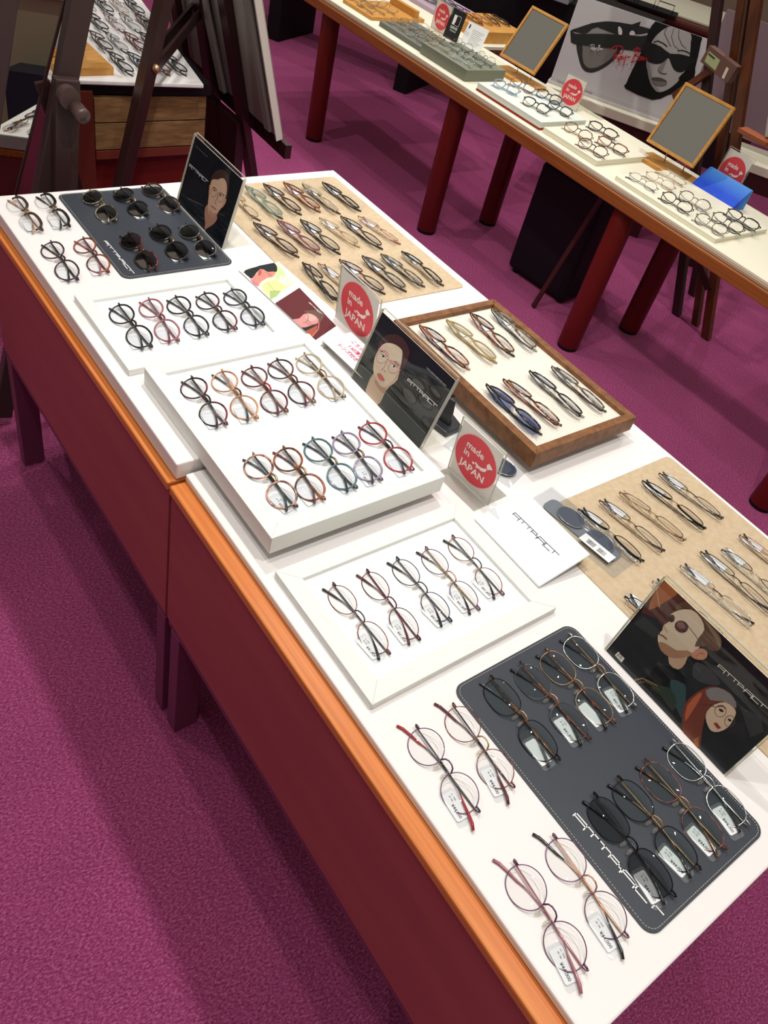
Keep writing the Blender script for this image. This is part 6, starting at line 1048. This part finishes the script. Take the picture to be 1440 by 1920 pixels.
# ------------------------------------------------------------ easels
def easel_label():
    t = thing('easel', 'brown wooden studio easel at the right edge, small stickers on its crosspiece', 'easel', (2.93, .75, 0))
    o = Vector((2.93, .75, 0)); V = lambda x, y, z: tuple(Vector((x, y, z)) - o)
    for y0, dx, m, w_ in ((.795, 0, DKWOOD, .038), (.70, .03, MIDWOOD, .032), (.60, -.02, MIDWOOD, .040)):
        k = .425
        MB().bar(V(2.92 + dx, y0, 0), V(2.92 + dx, y0 + k * 1.75, 1.75), w_, .028, (0, 1, 0)).build('post', m, t, bevel=.002)
    MB().bar(V(3.18, .9, 0), V(2.96, 1.32, 1.6), .035, .025, (0, 1, 0)).build('rear_leg', DKWOOD, t, bevel=.002)
    MB().bar(V(2.885, .70, .20), V(2.885, .885, .335), .030, .012, (0, 0, 1)).build('brace', DKWOOD, t)
    c = MB().bar(V(2.875, 1.045, .965), V(2.875, 1.205, .990), .066, .035, (0, 0, 1)).build('crosspiece', mat('crosspiece_brown', '#6a4a42', .4), t, bevel=.002)
    f = lambda y, z: V(2.8568, y, z)
    MB().add([f(1.19, .965), f(1.125, .953), f(1.125, .992), f(1.19, 1.004)], [(0, 1, 2, 3)]).build('green_sticker', mat('green_sticker', '#a9b584', .6), c)
    MB().add([V(2.8562, 1.187, .992), V(2.8562, 1.150, .985), V(2.8562, 1.150, .991), V(2.8562, 1.187, .998)], [(0, 1, 2, 3)]).build('sticker_print', INKG, c)
    MB().add([f(1.085, .942), f(1.072, .940), f(1.072, .980), f(1.085, .982)], [(0, 1, 2, 3)]).build('white_sticker', mat('white_sticker', '#ddd3c2', .6), c)
    MB().bar(V(2.88, 1.15, .955), V(2.86, 1.26, .80), .028, .02, (0, 1, 0)).build('diagonal_stay', MIDWOOD, t, bevel=.002)
    MB().bar(V(2.86, .76, .815), V(2.86, .90, .815), .06, .018, (1, 0, 0)).build('ledge', mat('ledge_orange', '#a85a34', .4), t, bevel=.002)
    return t
easel_label()
def panel(name, label, cat, pts, th, m, edge=None):
    """flat rectangular board with thickness given by a corner and two edges"""
    p, a, b = [Vector(q) for q in pts]; n = a.cross(b).normalized() * th
    t = thing(name, label, cat, tuple(p))
    vs = [Vector(), a, a + b, b]
    MB().add([tuple(v) for v in vs] + [tuple(v + n) for v in vs], [(3,2,1,0),(4,5,6,7),(0,1,5,4),(1,2,6,5),(2,3,7,6),(3,0,4,7)]).build('board', m, t, bevel=.001)
    return t
panel('white_canvas', 'white framed board standing on the brown easel ledge', 'board', ((2.87, .80, .826), (.30, .02, 0), (.03, .30, .62)), .018, mat('canvas_white', '#b9b6b2', .5))
panel('white_canvas', 'second white board behind the first on the brown easel ledge', 'board', ((2.87, .765, .826), (.30, .02, 0), (.03, .30, .62)), .018, MATS['canvas_white'])
panel('purple_board', 'grey purple board leaning behind the brown easel', 'board', ((3.45, 1.55, .6), (.20, -.45, .0), (.02, .02, .46)), .012, mat('purple_board', '#857078', .5))
t = thing('side_bench', 'white topped side bench behind the brown easel at the right edge', 'table', (3.62, .80, 0), yaw)
MB().box((-.40, 0, .52), (.75, .30, .56)).build('top', CREAM, t, bevel=.003)
MB().box((-.39, .005, .44), (.74, .03, .5195)).build('apron', MATS['dark_red_frame'], t)
for lx in (-.38, .1, .68): MB().box((lx, .01, 0), (lx + .05, .05, .4395)).build('leg', MATS['dark_red_frame'], t)
t = thing('acrylic_case', 'clear acrylic case on the side bench at the right edge', 'case', (3.66, .84, .5605), yaw)
for a, b in (((-.10, .0, 0), (.12, .004, .24)), ((-.10, .20, 0), (.12, .204, .24)), ((-.104, 0, 0), (-.1005, .204, .24)), ((.1205, 0, 0), (.124, .204, .24))): MB().box(a, b).build('pane', ACRYL, t)
MB().box((-.10, .0045, 0), (.12, .1995, .004)).build('floor_plate', mat('grey_plate', '#8a8c88', .4), t)
MB().box((-.06, .05, .0045), (.08, .15, .12)).build('inner_block', ACRYLE, t)
o = thing('office_chair', 'dark grey chair at the right edge behind the easel', 'chair', (4.5, .55, 0), 20)
MB().box((-.2, -.2, .40), (.2, .2, .46)).build('seat', mat('dark_fabric', '#3a3d42', .9), o, bevel=.02); MB().box((.17, -.2, .50), (.21, .2, .85)).build('backrest', MATS['dark_fabric'], o, bevel=.018)
MB().cyl((0, 0), .025, .05, .3995, 12).build('post', BLACK, o); MB().cyl((0, 0), .22, 0, .0495, 16, .05).build('base', BLACK, o); MB().box((.175, -.03, .455), (.20, .03, .505)).build('back_bracket', BLACK, o)
t = thing('red_price_blocks', 'two small red sale tags behind the nearer table mirror', 'tag', (3.30, 1.42, .5595), yaw)
for u in (0, .07): MB().prism([(u - .02, 0), (u + .02, 0), (u + .02, .02), (u - .02, .02)], 0, .03).build('tag_block', mat('red_tag', '#d8473f', .5), t, bevel=.001)

def easel_back():
    o = Vector((.95, 1.7, 0)); t = thing('easel', 'dark wooden easel seen from behind, in front of the oak drawers', 'easel', tuple(o)); V = lambda p: tuple(Vector(p) - o)
    def leg(a, b, w_, d, zt=1.75, m=DKWOOD, name='leg'):
        a = Vector(a); b = Vector(b); dv = (a - b) / (a.z - b.z); p0 = b - dv * b.z; p1 = b + dv * (zt - b.z)
        return MB().bar(V(p0), V(p1), w_, d, (0, 1, 0)).build(name, m, t, bevel=.002)
    leg((.93, 1.994, .854), (1.0876, 2.10, .3555), .045, .025)
    leg((.91, 1.78, .918), (1.0976, 1.895, .324), .055, .03, 1.75, DKWOOD, 'mast')
    leg((.892, 1.59, .9755), (1.06, 1.634, .444), .05, .028)
    leg((.5852, 1.35, 1.0355), (.4706, 1.35, .5795), .050, .03, 1.62, DKWOOD, 'rear_leg')
    for dy in (-.02, .03):
        b = MB().bar(V((.552, 1.35 + dy, .875)), V((.935, 1.83 + dy, .86 + .02)), .03, .010, (0, 0, 1)).build('folding_brace', DKWOOD, t, bevel=.001)
    for p in ((.553, 1.322, .880), (.93, 1.80, .885)): MB().ell(V(p), .012, .012, .012, None, 10, 6).build('bolt', BRASS, t, smooth=True)
    MB().bar(V((1.02, 1.345, .622)), V((1.05, 2.10, .622)), .045, .024, (0, 0, 1)).build('ledge', DKWOOD, t, bevel=.002)
    MB().box(V((.985, 1.62, .30)), V((1.02, 1.86, .60))).build('ledge_carriage', DKWOOD, t, bevel=.002)
    return t
easel_back()
ln = R(17.5)
t = panel('white_canvas', 'tall white board on the dark easel, its pale back towards the camera', 'board', ((1.004, 1.383, .648), (.03, .72, 0), (-math.sin(ln) * .95, 0, math.cos(ln) * .95)), .016, mat('canvas_back', '#a39d96', .6))
for y in (.05, .36, .68):
    MB().bar((-.012, y, .01), (-math.sin(ln) * .93 - .012, y, math.cos(ln) * .93), .035, .012, (0, 1, 0)).build('batten', mat('batten_grey', '#8c8682', .6), t)
MB().bar((-.002, -.004, .0), (-math.sin(ln) * .95 - .002, -.004, math.cos(ln) * .95), .006, .022, (0, 1, 0)).build('white_edge', mat('canvas_edge', '#ddd9cf', .5), t)

# ------------------------------------------------------------ tall tilting mirror at the left
o = Vector((.14, 1.1, 0)); t = thing('standing_mirror', 'tall tilting mirror in a dark brown stand at the left edge', 'mirror', tuple(o)); V = lambda p: tuple(Vector(p) - o)
def lean_bar(a, b, z0, z1, w_, d, m, name):
    a = Vector(a); b = Vector(b); dv = (a - b) / (a.z - b.z); return MB().bar(V(b + dv * (z0 - b.z)), V(b + dv * (z1 - b.z)), w_, d, (1, 0, 0)).build(name, m, t, bevel=.003)
lean_bar((.268, 1.085, 1.098), (.152, 1.085, .664), .03, 1.75, .050, .03, mat('brown_stand', '#3d2c2c', .4, spec=.4), 'stile')
lean_bar((.118, 1.10, 1.094), (.062, 1.10, .88), .03, 1.75, .046, .03, MATS['brown_stand'], 'stile')
lean_bar((.215, 1.06, .90), (.2005, 1.06, .716), 0.0, .955, .055, .03, MATS['brown_stand'], 'post')
lean_bar((.19, 1.12, .90), (.27, 1.14, .60), 0.0, .93, .035, .02, DKWOOD, 'rear_leg')
kb = MB(); kb.tube([(0, .012, 0), (0, -.012, 0)], .024, 20); k1 = kb.build('pivot_washer', KNOBM, t, smooth=False); k1.location = V((.212, 1.032, .925))
kb = MB(); kb.tube([(0, .012, 0), (0, -.030, 0), (0, -.036, 0)], [.018, .018, .014], 20); k2 = kb.build('pivot_knob', KNOBM, t, smooth=True); k2.location = V((.222, 1.006, .905))
pa = [(.075, 1.115, .50), (.245, 1.115, 1.17)]
a_ = Vector((.262, 1.112, 1.15)); b_ = Vector((.0955, 1.112, .674)); dv = (a_ - b_).normalized()
p0 = b_ - dv * .10; p1 = b_ + dv * 1.05
L_ = Vector((-.34, .10, .0))
vs = [p0 + L_, p0, p1, p1 + L_]; nn = Vector((.0, .006, 0))
MB().add([V(v) for v in vs] + [V(v + nn) for v in vs], [(0,1,2,3),(7,6,5,4),(0,4,5,1),(1,5,6,2),(2,6,7,3),(3,7,4,0)]).build('mirror_pane', MIRROR, t)
MB().bar(V(p0 + Vector((.003, 0, 0))), V(p1 + Vector((.003, 0, 0))), .006, .010, (1, 0, 0)).build('pane_edge', DKWOOD, t)

# ------------------------------------------------------------ far left display table with rows of glasses
TZ = .80
poly = [(.20, 1.480), (.752, 1.427), (.985, 2.70), (.35, 2.80)]
t = thing('display_table', 'far left white display table with oak drawers, rows of glasses on it', 'table', (.5, 2.0, 0))
q = [(x - .5, y - 2.0) for x, y in poly]
MB().prism(q, TZ - .012, TZ).build('white_top', WHITE, t, bevel=.003)
g2 = lambda pts: [(x - .5, y - 2.0) for x, y in pts]
MB().prism(g2([(.30, 1.490), (.790, 1.456), (.955, 2.66), (.40, 2.74)]), .757, TZ - .0125).build('shadow_gap', BLACK, t)
MB().prism(g2([(.31, 1.500), (.790, 1.490), (.955, 2.64), (.42, 2.72)]), .0, .7565).build('cabinet', CHERRY, t, bevel=.003)
def front(x0, x1, z0, z1, y0, y1, m, name): return MB().box((x0 - .5, y0 - 2, z0), (x1 - .5, y1 - 2, z1)).build(name, m, t, bevel=.0015)
front(.437, .785, .682, .7500, 1.468, 1.4885, OAK, 'drawer'); front(.437, .785, .604, .679, 1.468, 1.4885, OAK, 'drawer')
front(.437, .785, .575, .601, 1.468, 1.4885, mat('red_plinth', '#682a1a', .4), 'rail'); front(.345, .434, .0, .77, 1.465, 1.4985, mat('orange_red_post', '#5a1f12', .45), 'corner_post')
k = 0
rows = [(1.560, [.546, .603, .660, .712]), (1.728, [.556, .604, .664, .716]), (1.897, [.612, .668, .721, .774]), (2.060, [.640, .697, .750, .803]), (2.220, [.668, .725, .780, .832]), (2.375, [.70, .755, .81])]
cols = ['black', 'navy', 'tort', 'black', 'brown', 'gun', 'wine', 'black', 'black', 'mtort', 'gun', 'dtort', 'gun', 'black', 'gold', 'black', 'mauve', 'gun', 'black', 'navy', 'gun', 'black', 'tort']
cname = {'black': 'black', 'navy': 'navy', 'tort': 'tortoise', 'brown': 'brown', 'gun': 'gunmetal', 'wine': 'wine', 'mtort': 'speckled', 'dtort': 'plum tortoise', 'gold': 'gold', 'mauve': 'mauve'}
oname = ['front', 'second', 'third', 'fourth', 'fifth', 'sixth']
for ri, (y, xs) in enumerate(rows):
    for ci, x in enumerate(xs):
        c = cols[k % len(cols)]; k += 1
        glasses('%s eyeglasses, %s from left in the %s row of the far left display table' % (cname[c], ('first', 'second', 'third', 'fourth')[ci], oname[ri]), 'eyeglasses', (x, y, TZ), 176, .152, 'well' if c not in ('gun', 'mtort', 'gold') else 'soft', c, c, c, 'demo', '-' if ci % 2 else None, 14, 'rows on the far left display table', 1, lift=.008)
t = thing('table_mirror', 'pine framed mirror on a wooden base on the far left display table', 'mirror', (.44, 1.60, TZ), 4)
MB().prism([(-.10, -.11), (.06, -.11), (.075, .12), (-.10, .12)], 0, .022).build('base', PINE, t, bevel=.002)
MB().tube([(.02, .0, .022), (.02, .0, .12), (.014, .01, .2)], .003, 6).build('support_rod', BLACK, t)
MB().bar((-.045, -.03, .035), (.09, .02, .36), .012, .014, (0, 1, 0)).build('frame_rail', PINE, t)
MB().bar((-.18, -.03, .035), (-.052, -.03, .035), .012, .014, (0, 0, 1)).build('frame_rail', PINE, t)
t_ = MB().add([(-.18, -.028, .042), (-.052, -.028, .042), (.08, .022, .36), (-.05, .022, .36), (-.18, -.024, .042), (-.052, -.024, .042), (.08, .026, .36), (-.05, .026, .36)], [(0,1,2,3),(7,6,5,4),(0,4,5,1),(1,5,6,2),(2,6,7,3),(3,7,4,0)]).build('glass', MIRROR, t)

# things behind the camera's left that the tall mirror shows
t = thing('service_counter', 'orange wood cabinet with a beige counter, seen only in the tall mirror', 'counter', (-.9, -3.2, 0), 0)
MB().box((-1.6, -.55, 0), (1.6, -.2, 2.1)).build('cabinet', mat('counter_orange', '#a8602c', .45), t, bevel=.004)
MB().box((-1.5, -.19, 0), (1.5, .35, .80)).build('front', mat('counter_beige', '#b5a98e', .5), t, bevel=.004)
MB().box((-1.53, -.19, .8005), (1.53, .38, .84)).build('top', mat('counter_top', '#d8cfb4', .5), t, bevel=.004)
MB().box((-.1, .36, 0), (.5, .72, .42)).build('navy_pedestal', mat('navy_pedestal', '#141c34', .5), t, bevel=.004)
t = thing('waste_bin', 'small black bin with a chrome ring standing under the far end of the island', 'bin', (.16, .86, 0))
MB().cyl((0, 0), .055, 0, .16, 24, .065).build('body', BLACK, t, smooth=False); MB().tube([(.066 * math.cos(a * PI / 12), .066 * math.sin(a * PI / 12), .1625) for a in range(24)], .003, 6, True).build('ring', CHROME, t, smooth=True)
